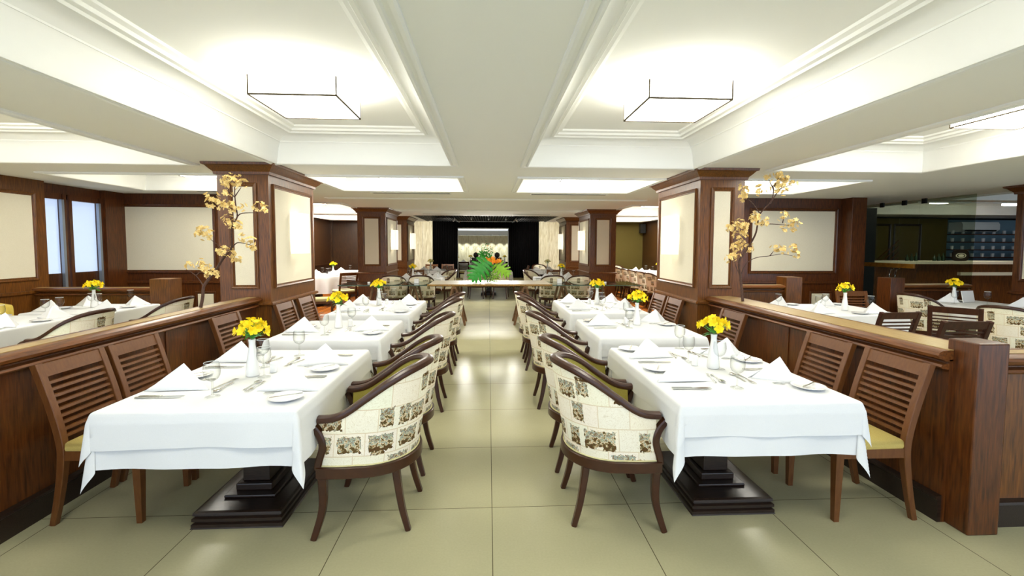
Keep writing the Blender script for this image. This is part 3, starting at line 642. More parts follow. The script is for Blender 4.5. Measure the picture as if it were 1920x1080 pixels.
# ================================================================== FURNITURE
def bez(p, n):
    """Catmull-Rom through points"""
    P = [Vector(q) for q in p]; out = []
    for i in range(len(P)-1):
        a, b, c, d = P[max(i-1, 0)], P[i], P[i+1], P[min(i+2, len(P)-1)]
        for k in range(n):
            t = k/n; out.append(.5*((2*b)+(c-a)*t+(2*a-5*b+4*c-d)*t*t+(3*b-3*c+d-a)*t**3))
    out.append(P[-1]); return out
def sq_sec(a, b, c=.006):
    return [(-a+c, -b), (a-c, -b), (a, -b+c), (a, b-c), (a-c, b), (-a+c, b), (-a, b-c), (-a, -b+c)]

def mk_armchair(inner='olive_fabric', top_z=.862):
    t = thing('tub_armchair', 'x', 'armchair')
    # plan curve: from front of one arm round the back to the other arm; s in [0,1]
    plan = []
    for i in range(7): plan.append((.235-.2*i/6, -.262-.008*math.sin(PI*i/6)))
    for i in range(1, 22):
        a = -PI/2-PI*i/22; plan.append((.035+.262*math.cos(a)*1.0, .264*math.sin(a)*1.0))
    for i in range(7): plan.append((.035+.2*i/6, .262+.008*math.sin(PI*i/6)))
    plan = [(x, y) for x, y in plan]
    n = len(plan)
    L_ = [0]
    for i in range(1, n): L_.append(L_[-1]+math.hypot(plan[i][0]-plan[i-1][0], plan[i][1]-plan[i-1][1]))
    T = L_[-1]
    def topz(i):
        u = abs(L_[i]/T-.5)*2            # 0 back centre, 1 arm tip
        K = [(0, 1.0), (.18, .97), (.34, .875), (.5, .67), (.64, .41), (.74, .215), (.82, .095), (.9, .03), (1.0, .0), (1.1, 0)]
        for i_ in range(len(K)-1):
            if u <= K[i_+1][0]:
                q = (u-K[i_][0])/(K[i_+1][0]-K[i_][0]); p0 = K[max(0, i_-1)][1]; p3 = K[min(len(K)-1, i_+2)][1]; a_, b_ = K[i_][1], K[i_+1][1]
                v = .5*(2*a_+(b_-p0)*q+(2*p0-5*a_+4*b_-p3)*q*q+(3*a_-3*b_+p3-p0)*q**3); break
        return .618+(top_z-.618)*v
    def lean(i, h, z):                   # outward lean growing with height
        x, y = plan[i]; k = h
        u = abs(L_[i]/T-.5)*2; back = max(0, 1-u*1.5)
        front = max(0, (u-.8)/.2)
        # front arm edge is concave: recessed in the middle, forward at the tip
        fx = front*(.03*math.sin(PI*min(1, k))*-1.2+.015*k)
        return (x - .085*k*back - .03*k*(1-front)*(1-back) + fx, y*(1+.03*k), z)
    rows = 9
    def shell(off, z0, ztop_off):
        P = []
        for j in range(rows+1):
            k = j/rows; row = []
            for i in range(n):
                zt = topz(i)+ztop_off; z = z0+(zt-z0)*k; hh = (z-.38)/.5
                x, y, zz = lean(i, hh, z); 
                # inward offset along plan normal
                a, b = plan[max(i-1, 0)], plan[min(i+1, n-1)]; dx, dy = b[0]-a[0], b[1]-a[1]; l = math.hypot(dx, dy) or 1
                nx, ny = dy/l, -dx/l
                row.append((x+nx*off, y+ny*off, zz))
            P.append(row)
        return P
    Po = shell(0.0, .385, -.012)
    sgn = 1
    mb = MB().grid(Po); uvs = []
    for j in range(rows+1):
        for i in range(n): uvs.append((L_[i]*1.0, Po[j][i][2]))
    mb.obj('outer_upholstery', 'print_fabric', t, uvs=uvs, ang=60); outer = t.children[0]
    # find which side is inside: centre of plan is (0.05, 0)
    test = shell(.035, .385, 0)[0][n//2]
    off = .042 if abs(test[0]-.05) < abs(Po[0][n//2][0]-.05) else -.042
    Pi = shell(off, .40, -.006)
    mb = MB().grid(Pi); mb.obj('inner_upholstery', inner, t, ang=60, uvs=uvs)
    # top rail: follows the top, flattened section, with arm tips
    top = []
    for i in range(n):
        hh = (topz(i)-.38)/.5; x, y, z = lean(i, hh, topz(i)); a, b = plan[max(i-1, 0)], plan[min(i+1, n-1)]; dx, dy = b[0]-a[0], b[1]-a[1]; l = math.hypot(dx, dy)
        top.append((x+dy/l*off/2, y-dx/l*off/2, z+.004))
    top = [(top[0][0]+.028, top[0][1]-.002, top[0][2])] + top + [(top[-1][0]+.028, top[-1][1]+.002, top[-1][2])]
    sec = [(-.027, -.014), (.027, -.014), (.031, -.002), (.026, .012), (.010, .018), (-.010, .018), (-.026, .012), (-.031, -.002)]
    MB().sweep(top, sec).obj('top_rail', 'wood_arm', t, ang=40)
    # front arm posts running on into the sabre front legs
    for s in (-1, 1):
        y = s*.262
        post = bez([(.262, s*.272, .612), (.226, s*.262, .56), (.206, s*.258, .49), (.226, s*.258, .41), (.232, s*.258, .37)], 5)
        MB().sweep(post, sq_sec(.020, .018), up=(1, 0, 0)).obj('arm_post', 'wood_arm', t, ang=40)
        leg = bez([(.222, s*.245, .375), (.214, s*.248, .28), (.218, s*.252, .15), (.262, s*.262, .0)], 5)
        scs = [1.0-.38*k/(len(leg)-1) for k in range(len(leg))]
        MB().sweep(leg, sq_sec(.022, .024), up=(1, 0, 0), scales=scs).obj('leg', 'wood_arm', t, ang=40)
        leg = bez([(-.135, s*.17, .37), (-.148, s*.176, .26), (-.172, s*.186, .12), (-.205, s*.194, .0)], 5)
        MB().sweep(leg, sq_sec(.023, .021), up=(1, 0, 0), scales=[1.0-.34*k/(len(leg)-1) for k in range(len(leg))]).obj('leg', 'wood_arm', t, ang=40)
    # seat frame band
    band = [(x*1.0, y*1.0, .356) for x, y in plan]
    MB().sweep(band, sq_sec(.02, .029, .004)).box(.20, .24, -.262, .262, .327, .385).obj('seat_frame', 'wood_arm', t, ang=40)
    # seat cushion
    R = []
    ring = [plan[i] for i in range(0, n, 1)]
    for k, z in ((.84, .37), (.86, .40), (.86, .445), (.8, .465), (.5, .472), (.02, .474)):
        R.append([(.05+(x-.05)*k, y*k, z) for x, y in ring])
    MB().rings(R, True, False).obj('seat_cushion', inner if inner != 'print_fabric' else 'cream_seat', t, ang=60)
    # piping between shell and frame
    MB().tube([(x*1.012, y*1.012, .388) for x, y in plan], .004, 6).obj('piping', 'cream_seat', outer)
    return Proto(t)
ARM = mk_armchair(); ARM_P = mk_armchair('print_fabric')

def mk_slat(wood='wood_slat', seat='gold_seat', w_=.43):
    t = thing('slat_back_chair', 'x', 'chair'); h = w_/2
    # side posts (rear leg + back upright in one curve)
    side = bez([(-.24, 0, 0), (-.205, 0, .16), (-.178, 0, .34), (-.18, 0, .46), (-.215, 0, .62), (-.262, 0, .78), (-.29, 0, .868)], 5)
    for s in (-1, 1):
        P = [(p.x, s*(h-.02), p.z) for p in side]
        MB().sweep(P, sq_sec(.02, .019, .003), up=(1, 0, 0), scales=[.78+.22*min(1, p[2]/.35) for p in P]).obj('back_post', wood, t, ang=40)
        MB().rings([[(.205-a, s*(h-.024)-b, z) for a, b in ((-k, -k), (k, -k), (k, k), (-k, k))] for z, k in ((0, .014), (.37, .022), (.405, .022))]).obj('leg', wood, t, smooth=False)
    def xat(z):
        for a, b in zip(side, side[1:]):
            if a.z <= z <= b.z: return a.x+(b.x-a.x)*(z-a.z)/max(1e-6, b.z-a.z)
        return side[-1].x
    # crest + slats
    def slat(z0, z1, th): 
        x0, x1 = xat(z0), xat(z1)
        return [(x0-th, -h+.035, z0), (x0+th, -h+.035, z0), (x1+th, -h+.035, z1), (x1-th, -h+.035, z1)]
    def bar(z0, z1, th=.009):
        a = slat(z0, z1, th); b = [(x, -y, z) for x, y, z in a]; return MB().rings([a, b])
    bar(.80, .868, .014).obj('crest_rail', wood, t, smooth=False)
    for k in range(9):
        z = .765-.036*k; bar(z-.0072, z+.0072).obj('slat', wood, t, smooth=False)
    MB().box(-.16, .2, -h+.005, -h+.03, .355, .405).box(-.16, .2, h-.03, h-.005, .355, .405).box(.195, .22, -h+.02, h-.02, .355, .405).box(-.19, -.165, -h+.02, h-.02, .355, .405).obj('seat_frame', wood, t, smooth=False)
    R = []
    for d, z in ((.0, .405), (-.004, .418), (0, .44), (.012, .452), (.05, .458)):
        R.append([(-.165+d, -h+.012+d, z), (.225-d, -h+.0+d, z), (.225-d, h-.0-d, z), (-.165+d, h-.012-d, z)])
    MB().rings(R).obj('seat_cushion', seat, t, ang=60)
    return Proto(t)
SLAT = mk_slat(); SLAT_D = mk_slat('wood_slat_dark'); SLAT_C = mk_slat('wood_slat', 'cream_seat')

# ---- pedestal tables under double cloths
def mk_table(hx, hy, round_=False):
    t = thing('pedestal_table', 'x', 'table')
    if round_: MB().lathe([(0, .70), (hx, .70), (hx, .73), (0, .73)], 32).obj('tabletop', 'wood_base', t)
    else: MB().box(-hx+.01, hx-.01, -hy+.01, hy-.01, .70, .73).obj('tabletop', 'wood_base', t, smooth=False)
    bx, by = min(.24, hx*.55), min(.32, hy*.55)
    R = []
    for d, z in ((0, 0), (.004, .006), (.004, .022), (.018, .028), (.018, .032), (.006, .038), (.006, .052), (.02, .058), (.02, .062), (.01, .068), (.012, .082), (.024, .088)):
        R.append([(-bx+d, -by+d, z), (bx-d, -by+d, z), (bx-d, by-d, z), (-bx+d, by-d, z)])
    MB().rings(R).obj('plinth', 'wood_base', t, ang=25)
    MB().box(-.14, .14, -.18, .18, .088, .105).box(-.10, .10, -.13, .13, .105, .145).box(-.075, .075, -.10, .10, .145, .60).box(-.13, .13, -.2, .2, .60, .70).obj('pedestal', 'wood_base', t, smooth=False, bevel=.006)
    return t
CLOTHN = [0]
def cloth(name, cx, cy, hx, hy, z, ov, seed, label, cat='tablecloth', rz=0, group=None, N_=54, off=.0, nd=9):
    """rectangular cloth lying on a table with half sizes hx, hy; ov = overhang (x-, x+, y-, y+)"""
    rnd = random.Random(seed); ph = [rnd.uniform(0, 6.28) for _ in range(8)]
    def axis(h, o0, o1, n):
        pts = [-h-o0+(o0)*k/nd for k in range(nd)] + [-h+.0, -h+.02] + [-h+.02+(2*h-.04)*k/n for k in range(1, n)] + [h-.02, h] + [h+o1*(k+1)/nd for k in range(nd)]
        ex = [-h-.006, -h-.014, h+.006, h+.014]
        return sorted(set(pts+ex))
    U = axis(hx, ov[0], ov[1], N_//3); V = axis(hy, ov[2], ov[3], N_//3); P = []; R_ = .014
    for u in U:
        row = []
        for v in V:
            du = max(abs(u)-hx, 0)*math.copysign(1, u); dv = max(abs(v)-hy, 0)*math.copysign(1, v)
            x = max(-hx, min(hx, u)); y = max(-hy, min(hy, v)); r = math.hypot(du, dv)
            if r < 1e-6: row.append((x, y, z+.0012*math.sin(9*u+ph[0])*math.sin(8*v+ph[1]))); continue
            dx, dy = du/r, dv/r; c = abs(2*dx*dy)     # 0 on straight edges, 1 on the diagonal
            if r < R_*PI/2: out = R_*math.sin(r/R_); drop = R_*(1-math.cos(r/R_))
            else: out = R_; drop = R_+(r-R_*PI/2)
            s = (v if abs(dx) > abs(dy) else u)
            wav = (math.sin(s*11+ph[2])*.5+math.sin(s*19+ph[3])*.35+math.sin(s*5+ph[4])*.5)
            wav *= (1-c)
            k = min(1, drop/.25)
            # folds at the corner: diagonal juts out, the flanks just beside it tuck in
            th = math.atan2(abs(dy), abs(dx)); dev = (th-PI/4)/(PI/4)
            fold = (math.cos(dev*PI)+1)/2
            out += drop*(.02+.13*fold**1.2*(c > 0)) + .014*k*wav + off*min(1, drop/.05)
            if c > .02: drop *= math.sqrt(max(.2, 1-(.2*fold)**2))
            z_ = z-drop
            # hem waviness and slight fall difference
            z_ += .006*k*math.sin(s*4+ph[5])
            nx, ny = dx, dy
            # tuck: push flank points sideways towards the table middle
            side = .14*drop*math.sin(PI*abs(dev))*(c > .001)
            if abs(dx) > abs(dy): px, py = 0, -math.copysign(1, dy)
            else: px, py = -math.copysign(1, dx), 0
            row.append((x+nx*out+px*side*.5, y+ny*out+py*side*.5, z_))
        P.append(row)
    P = [list(r) for r in zip(*P)]
    o = MB().grid(P).obj(name, 'cloth', ang=80)
    o.location = (cx, cy, 0); o.rotation_euler = (0, 0, rz)
    return tag(o, label, cat, group)
def round_cloth(cx, cy, R0, z, drop, seed, label):
    ph = seed; P = []
    rad = [0.02, .3, .6, .8, .93, .98, 1.0]; rr = [(R0*k, 0) for k in rad]+[(R0+.008, .006), (R0+.014, .02)]+[(R0+.016+.02*(k/8), .02+(drop-.02)*k/8) for k in range(1, 9)]
    for r, d in rr:
        P.append([((r+.035*(d/drop)*math.sin(a*13+ph)+.0)*math.cos(a), (r+.035*(d/drop)*math.sin(a*13+ph))*math.sin(a), z-d) for a in [2*PI*i/90 for i in range(91)]])
    o = MB().grid(P).obj('tablecloth', 'cloth', ang=80); o.location = (cx, cy, 0); return tag(o, label, 'tablecloth')

# ---- tableware prototypes
def mk_glass():
    t = thing('wine_glass', 'x', 'wine glass')
    bowl = MB().lathe([(.0335, .172), (.037, .150), (.0385, .128), (.036, .108), (.028, .092), (.014, .082), (.005, .078)], 24).obj('bowl', 'wine_glass', t, ang=80)
    MB().lathe([(.005, .078), (.0038, .06), (.0038, .018), (.006, .008), (.02, .004), (.034, .0015), (.0345, 0)], 20).obj('stem', 'wine_glass', t, ang=80)
    MB().lathe([(.0330, .1715), (.0333, .1735), (.0342, .1735), (.0344, .1715)], 24).obj('rim', 'white_plastic', bowl)
    return Proto(t)
def mk_napkin(kind=0):
    # folded napkin standing as a three-sided peak, doubled at the foot
    A, B, C, T_ = Vector((-.135, -.055, .0)), Vector((.135, -.055, .0)), Vector((0, .105, .0)), Vector((0, .0, .112))
    def face(mb, p, q, top, bul, n=8, drop=0):
        rows = []
        for j in range(n+1):
            k = j/n; a = p.lerp(top, k); b = q.lerp(top, k); row = []
            for i in range(n+1):
                u = i/n; pt = a.lerp(b, u); nrm = (q-p).cross(top-p).normalized()
                pt = pt + nrm*bul*math.sin(PI*u)*(1-k)*math.sin(PI*min(1, k+.25)); row.append(tuple(pt))
            rows.append(row)
        mb.grid(rows)
    mb = MB(); face(mb, A, B, T_, .010); face(mb, B, C, T_, -.012); face(mb, C, A, T_, -.012)
    A2, B2 = A+Vector((-.004, -.012, 0)), B+Vector((.010, -.010, 0)); T2 = T_+Vector((.004, -.004, -.012))
    face(mb, A2, B2, T2, .006)
    t = mb.obj('napkin', 'napkin', solid=.0016, ang=50); tag(t, 'x', 'napkin'); return Proto(t)
def mk_plate(r=.082):
    t = MB().lathe([(0, .001), (r*.6, .001), (r*.62, .004), (r, .013), (r+.002, .0155), (r-.002, .0165), (r*.66, .0075), (r*.5, .006), (0, .006)], 36).obj('bread_plate', 'porcelain', ang=60)
    return Proto(tag(t, 'x', 'plate'))
def mk_fork(L_=.19):
    P = [(0, -L_/2, .002), (0, -L_*.25, .003), (0, .01, .005), (0, L_*.17, .004)]
    mb = MB(); mb.sweep(bez(P, 4), sq_sec(.0038, .0013, .0006), scales=[1.5, 1.45, 1.3, 1.1, 1, 1, .9, .8, .8, .8, .9, 1.0, 1.2])
    mb.add([(-.011, L_*.24, .002), (.011, L_*.24, .002), (.006, L_*.17, .004), (-.006, L_*.17, .004), (-.011, L_*.24, .004), (.011, L_*.24, .004), (.006, L_*.17, .006), (-.006, L_*.17, .006)], [(0, 1, 2, 3), (7, 6, 5, 4), (0, 4, 5, 1), (1, 5, 6, 2), (2, 6, 7, 3), (3, 7, 4, 0)])
    for k in range(4): mb.sweep([(-.009+k*.006, L_*.24, .003), (-.009+k*.006, L_*.38, .0055), (-.009+k*.006, L_*.5, .004)], sq_sec(.0013, .0009, .0003))
    return Proto(tag(mb.obj('fork', 'steel', ang=50), 'x', 'fork'))
def mk_spoon(L_=.17):
    mb = MB(); mb.sweep(bez([(0, -L_/2, .002), (0, -.02, .0035), (0, L_*.2, .005)], 4), sq_sec(.0036, .0013, .0006), scales=[1.5, 1.4, 1.2, 1, 1, .9, .85, .8, .8])
    P = []
    for j in range(7):
        r = j/6; P.append([(.0165*r*math.cos(a)*(1), L_*.34+.028*r*math.sin(a), .0012+.0045*r*r) for a in [2*PI*i/20 for i in range(21)]])
    mb.grid(P)
    return Proto(tag(mb.obj('spoon', 'steel', solid=.0012, ang=60), 'x', 'spoon'))
def mk_knife(L_=.215):
    mb = MB(); mb.sweep([(0, -L_/2, .003), (0, -L_*.2, .0035), (0, 0, .003)], sq_sec(.006, .0028, .0015), scales=[1.05, 1, .75])
    out = [(-.004, -.002), (.007, 0), (.009, L_*.15), (.0085, L_*.35), (.004, L_*.48), (-.003, L_*.5), (-.004, L_*.4)]
    mb.rings([[(x, y, .0015) for x, y in out], [(x, y, .003) for x, y in out]])
    return Proto(tag(mb.obj('table_knife', 'steel', ang=40), 'x', 'knife'))
def mk_butter():
    mb = MB(); mb.sweep([(0, -.075, .0), (0, 0, .0)], sq_sec(.0045, .0018, .001)); out = [(-.003, 0), (.006, 0), (.0085, .045), (.004, .072), (-.003, .075)]
    mb.rings([[(x, y, -.001) for x, y in out], [(x, y, .001) for x, y in out]])
    return Proto(tag(mb.obj('butter_knife', 'steel', ang=40), 'x', 'butter knife'))
def mk_vase():
    t = MB().lathe([(0, .0), (.034, .0), (.0365, .004), (.036, .03), (.031, .08), (.0225, .135), (.0175, .17), (.017, .19), (.0195, .212), (.0165, .212), (.0145, .19), (.0145, .16), (.0, .15)], 28).obj('bud_vase', 'porcelain', ang=60)
    return Proto(tag(t, 'x', 'vase'))
def mk_shaker():
    t = thing('salt_shaker', 'x', 'shaker')
    MB().lathe([(0, 0), (.019, 0), (.0205, .004), (.0195, .04), (.0, .045)], 18).obj('body', 'porcelain', t, ang=60)
    MB().lathe([(.0195, .04), (.0205, .044), (.02, .058), (.014, .064), (0, .065)], 18).obj('cap', 'porcelain', t, ang=60)
    return Proto(t)
def flower_mb(rnd, r=.034, npet=6, e0=.35, e1=.7):
    mb = MB()
    for k in range(npet):
        a = 2*PI*k/npet+rnd.uniform(-.15, .15); e = rnd.uniform(e0, e1); w_ = r*.30
        c, s_ = math.cos(a), math.sin(a); ce = math.cos(e); se = math.sin(e)
        def pt(u, v, bend): 
            x = u*ce; z = u*se+bend; return (c*x-s_*v, s_*x+c*v, z)
        L1 = [(0, 0, 0), (r*.35, w_*.8, .002), (r*.75, w_, .0), (r*1.05, 0, -.006), (r*.75, -w_, 0), (r*.35, -w_*.8, .002), (r*.6, 0, -.005)]
        mb.add([pt(*q) for q in L1], [(0, 1, 6), (1, 2, 6), (2, 3, 6), (3, 4, 6), (4, 5, 6), (5, 0, 6)])
    return mb
def orient(d):
    z = Vector(d).normalized(); return z.to_track_quat('Z', 'Y').to_matrix().to_4x4()
def mk_bouquet(seed, petal='petal_yellow', n=17, spread=.083):
    rnd = random.Random(seed); t = thing('flower_bouquet', 'x', 'flowers')
    st = MB(); lf = MB()
    for k in range(n):
        a = k*2.4+rnd.uniform(-.3, .3); rr = spread*(math.sqrt((k+.6)/n)); z = .088-.05*(k/n)+rnd.uniform(-.014, .016)
        p = Vector((rr*math.cos(a), rr*math.sin(a), z)); d = Vector((p.x*1.3, p.y*1.3, rnd.uniform(-.01, .06))).normalized()
        f_ = flower_mb(rnd, .036, 6, .5, .95); M = Matrix.Translation(p) @ orient(d); b = MB(); b.add(f_.v, f_.f, M)
        b.obj('blossom', petal, t, ang=80)
        st.tube(bez([(0, 0, -.06), (0, 0, .0), tuple(p*.6), tuple(p)], 3), .0016, 5)
    for k in range(16):
        a = rnd.uniform(0, 6.28); e = rnd.uniform(-.3, .9); L_ = rnd.uniform(.04, .075); w_ = .011
        o = Vector((.012*math.cos(a), .012*math.sin(a), rnd.uniform(-.005, .035))); M = Matrix.Translation(o) @ Matrix.Rotation(a, 4, 'Z') @ Matrix.Rotation(-e, 4, 'Y')
        lf.add([(0, 0, 0), (L_*.4, w_, .004), (L_, 0, -.008), (L_*.4, -w_, .004), (L_*.5, 0, -.001)], [(0, 1, 4), (1, 2, 4), (2, 3, 4), (3, 0, 4)], M)
    st.obj('stems', 'stem_green', t); lf.obj('leaves', 'leaf_green', t, ang=80)
    return Proto(t)
GLASS = mk_glass(); NAP = mk_napkin(); PLATE = mk_plate(); FORK = mk_fork(); SPOON = mk_spoon(); KNIFE = mk_knife(); BUTTER = mk_butter(); VASE = mk_vase(); SHAKER = mk_shaker()
BQ = [mk_bouquet(s) for s in (11, 12, 13, 14)]; BQP = mk_bouquet(21, 'petal_pale')

def setting(e, tz, diner, tdesc, sdesc, full=True, turn=0.0, rnd=random.Random(3)):
    """e=(x,y) point on the table edge in front of the diner, diner = direction they face"""
    fx, fy = diner; rx, ry = fy, -fx          # right hand
    a0 = math.atan2(ry, rx)                   # local x -> right, local y -> forward
    def at(f, r): return (e[0]+fx*f+rx*r, e[1]+fy*f+ry*r, tz)
    j = lambda s: rnd.uniform(-s, s)
    where = tdesc+', '+sdesc
    NAP.put(at(.15+j(.01), 0+j(.012)), turn+j(.12), 'white peaked napkin, '+where, 'napkins on the tables', 1.12)
    GLASS.put(at(.385+j(.02), .19+j(.02)), 0, 'empty wine glass, '+where, 'wine glasses on the tables')
    p = at(.10, -.185+j(.01)); PLATE.put(p, 0, 'small white side plate, '+where, 'side plates on the tables')
    if full:
        BUTTER.put((p[0], p[1], tz+.018), a0+.9+j(.4), 'butter knife lying on the side plate, '+where, 'butter knives on side plates')
        KNIFE.put(at(.145, .192), a0+j(.04), 'outer table knife, '+where, 'table knives')
        KNIFE.put(at(.15, .172), a0+j(.04), 'inner table knife, '+where, 'table knives')
        FORK.put(at(.15, -.08-.03), a0+j(.05), 'table fork left of the napkin, '+where, 'table forks')
        FORK.put(at(.345, -.01+j(.02)), a0+PI/2+j(.25), 'dessert fork above the napkin, '+where, 'dessert forks')
        SPOON.put(at(.375, .02+j(.02)), a0-PI/2+j(.25), 'dessert spoon above the napkin, '+where, 'dessert spoons')

# ---- the six tables along the aisle
TZ = .745
rows = [('front', 2.13, 3.34, 2), ('middle', 3.73, 4.66, 1), ('third', 5.08, 6.36, 2)]
arm_y = {('front', -1): [2.56, 3.14], ('middle', -1): [4.28], ('third', -1): [5.50, 6.14], ('front', 1): [2.55, 3.13], ('middle', 1): [4.32], ('third', 1): [5.62, 6.2]}
slat_y = {('front', -1): [2.69, 3.15], ('middle', -1): [4.24], ('third', -1): [5.15, 5.72], ('front', 1): [2.53, 3.06], ('middle', 1): [4.34], ('third', 1): [5.45, 5.95]}
nap_y = {('front', -1): [2.46, 2.98], ('middle', -1): [4.14], ('third', -1): [5.42, 6.05], ('front', 1): [2.53, 3.08], ('middle', 1): [4.34], ('third', 1): [5.45, 6.08]}
napw_y = {('front', -1): [2.50, 3.06], ('middle', -1): [4.10], ('third', -1): [5.40, 6.02], ('front', 1): [2.52, 3.08], ('middle', 1): [4.48], ('third', 1): [5.50, 6.1]}
vases = {('front', -1): (-1.365, 2.69), ('middle', -1): (-1.38, 4.26), ('third', -1): (-1.40, 5.9), ('front', 1): (1.40, 2.75), ('middle', 1): (1.43, 4.32), ('third', 1): (1.42, 5.9)}
nn = {1: ['near %s seat'], 2: ['near %s seat', 'far %s seat']}
bi = 0
for side in (-1, 1):
    sd = 'left' if side < 0 else 'right'
    xi, xo = (-.895, -1.775) if side < 0 else (.935, 1.815)
    for rn, y0, y1, ns in rows:
        td = '%s %s aisle table' % (rn, sd); cx, cy = (xi+xo)/2, (y0+y1)/2; hx, hy = abs(xi-xo)/2, (y1-y0)/2
        t = mk_table(hx, hy); t.location = (cx, cy, 0); t['label'] = 'dark wooden pedestal table under white cloths, '+td
        t['group'] = 'pedestal tables along the aisle'
        cloth('under_cloth', cx, cy, hx, hy, .738, (.265, .265, .265, .265), 10+cy*side, 'longer white under cloth hanging below the top cloth, '+td, group='white under cloths on the aisle tables', nd=22 if rn == 'front' else 12)
        cloth('top_cloth', cx, cy, hx+.005, hy+.005, TZ-.001, (.17, .155, .175, .15) if side < 0 else (.15, .17, .165, .17), 20+cy*side, 'shorter white top cloth, '+td, rz=math.radians(.4*side), group='white top cloths on the aisle tables', off=.012, nd=22 if rn == 'front' else 12)
        for k, y in enumerate(nap_y[rn, side]):
            setting((xi, y), TZ+.001, (side, 0), td, (nn[ns][k] % 'aisle' if ns > 1 else 'aisle seat'), True, 0)
        for k, y in enumerate(napw_y[rn, side]):
            setting((xo, y), TZ+.001, (-side, 0), td, (nn[ns][k] % 'wall' if ns > 1 else 'wall seat'), True, 0 if side < 0 else PI+.25)
        for k, y in enumerate(arm_y[rn, side]):
            lb = 'tub armchair in printed fabric, olive inside, '+td+(', '+['near seat', 'far seat'][k] if ns > 1 else ', aisle side')
            P_ = ARM_P if rn == 'middle' or (rn == 'third' and k == 0) else ARM
            P_.put((-.625 if side < 0 else .665, y, 0), (PI if side < 0 else 0)+random.uniform(-.04, .04), lb.replace(', olive inside', '') if P_ is ARM_P else lb, 'tub armchairs along the aisle')
        for k, y in enumerate(slat_y[rn, side]):
            xx = {'front': 2.085, 'middle': 2.10, 'third': 1.975}[rn]
            SLAT.put((side*xx+(.02 if side > 0 else 0), y, 0), 0 if side < 0 else PI, 'slat back wooden chair against the %s partition, %s' % (sd, td+(', '+['near seat', 'far seat'][k] if ns > 1 else '')), 'slat back chairs along the partitions')
        vx, vy = vases[rn, side]
        VASE.put((vx, vy, TZ+.001), 0, 'white bottle shaped vase on the '+td, 'white vases on the tables')
        BQ[bi % 4].put((vx, vy, TZ+.215), bi*1.3, 'yellow flowers with green leaves in the vase, '+td, 'yellow flower bouquets'); bi += 1
        SHAKER.put((vx+(.085 if side < 0 else -.085), vy+.07, TZ+.001), 0, 'small white shaker beside the vase, '+td, 'white shakers')

# ---- side and back tables
def side_table(cx, cy, hx, hy, td, seats, vase=True, pale=False, over=.25, group='side tables', z=TZ):
    t = mk_table(hx, hy); t.location = (cx, cy, 0); t['label'] = 'wooden pedestal table hidden under white cloth, '+td; t['group'] = 'pedestal tables beyond the aisle'
    cloth('tablecloth', cx, cy, hx, hy, z-.001, (over,)*4, cx*3+cy, 'white tablecloth, '+td, group='white tablecloths beyond the aisle', N_=36)
    for e, d, sdsc in seats:
        setting((cx+e[0], cy+e[1]), z+.001, d, td, sdsc, False, .1 if sdsc.startswith('near') else PI+.2)
    if vase:
        global bi
        vx, vy = (cx, cy) if vase is True else vase
        VASE.put((vx, vy, z+.001), 0, 'white vase, '+td, 'white vases on the tables')
        (BQP if pale else BQ[bi % 4]).put((vx, vy, z+.215), bi*1.1, ('pale yellow' if pale else 'yellow')+' flowers in the vase, '+td, 'yellow flower bouquets'); bi += 1
# left wing
E_, W_ = (1, 0), (-1, 0)
side_table(-4.74, 4.62, .44, .48, 'near left side table', [((.44, -.2), W_, 'near aisle seat'), ((.44, .27), W_, 'far aisle seat'), ((-.44, .2), E_, 'sofa seat')], (-4.86, 4.62))
side_table(-4.68, 5.66, .44, .42, 'far left side table', [((.44, -.18), W_, 'near aisle seat'), ((.44, .25), W_, 'far aisle seat'), ((-.44, -.2), E_, 'near sofa seat'), ((-.44, .25), E_, 'far sofa seat')], (-4.75, 5.74))
ARM_P.put((-3.98, 4.6, 0), PI, 'print tub armchair at the near left side table', 'tub armchairs in the side areas'); ARM_P.put((-3.9, 5.7, 0), PI+.05, 'print tub armchair at the far left side table', 'tub armchairs in the side areas')
# right wing
side_table(4.1, 5.36, .6, .5, 'near right side table', [((-.32, -.5), (0, 1), 'near left seat'), ((.3, -.5), (0, 1), 'near right seat'), ((-.32, .5), (0, -1), 'far left seat'), ((.3, .5), (0, -1), 'far right seat')], (4.27, 5.25))
side_table(6.55, 5.6, .45, .6, 'far right side table', [((-.1, .6), (0, -1), 'far seat'), ((.45, -.1), W_, 'right seat')], (6.45, 6.0))
SLAT_D.put((4.0, 4.52, 0), PI/2+.05, 'dark slat back chair with its back to us, at the near right side table', 'slat back chairs in the side areas')
SLAT_D.put((4.12, 3.98, 0), PI/2-.05, 'dark slat back chair nearest the stout end post, back to us', 'slat back chairs in the side areas')
SLAT.put((5.2, 6.05, 0), -PI/2-.12, 'lighter slat back chair facing us behind the near right side table', 'slat back chairs in the side areas')
SLAT_D.put((5.15, 4.75, 0), PI*.22, 'dark slat back chair turned diagonally, right side area', 'slat back chairs in the side areas')
ARM_P.put((5.98, 5.98, 0), .1, 'print tub armchair seen from its side, at the far right side table', 'tub armchairs in the side areas')
ARM_P.put((5.75, 4.72, 0), .35, 'print tub armchair cut by the right picture edge', 'tub armchairs in the side areas')
t = tag(MB().box(-.11, .11, -.005, .005, 0, .16).obj('menu_card', 'porcelain', smooth=False), 'blank white menu card standing on the far right side table', 'menu card'); t.location = (6.62, 5.95, TZ+.003); t.rotation_euler = (-.2, 0, .2)

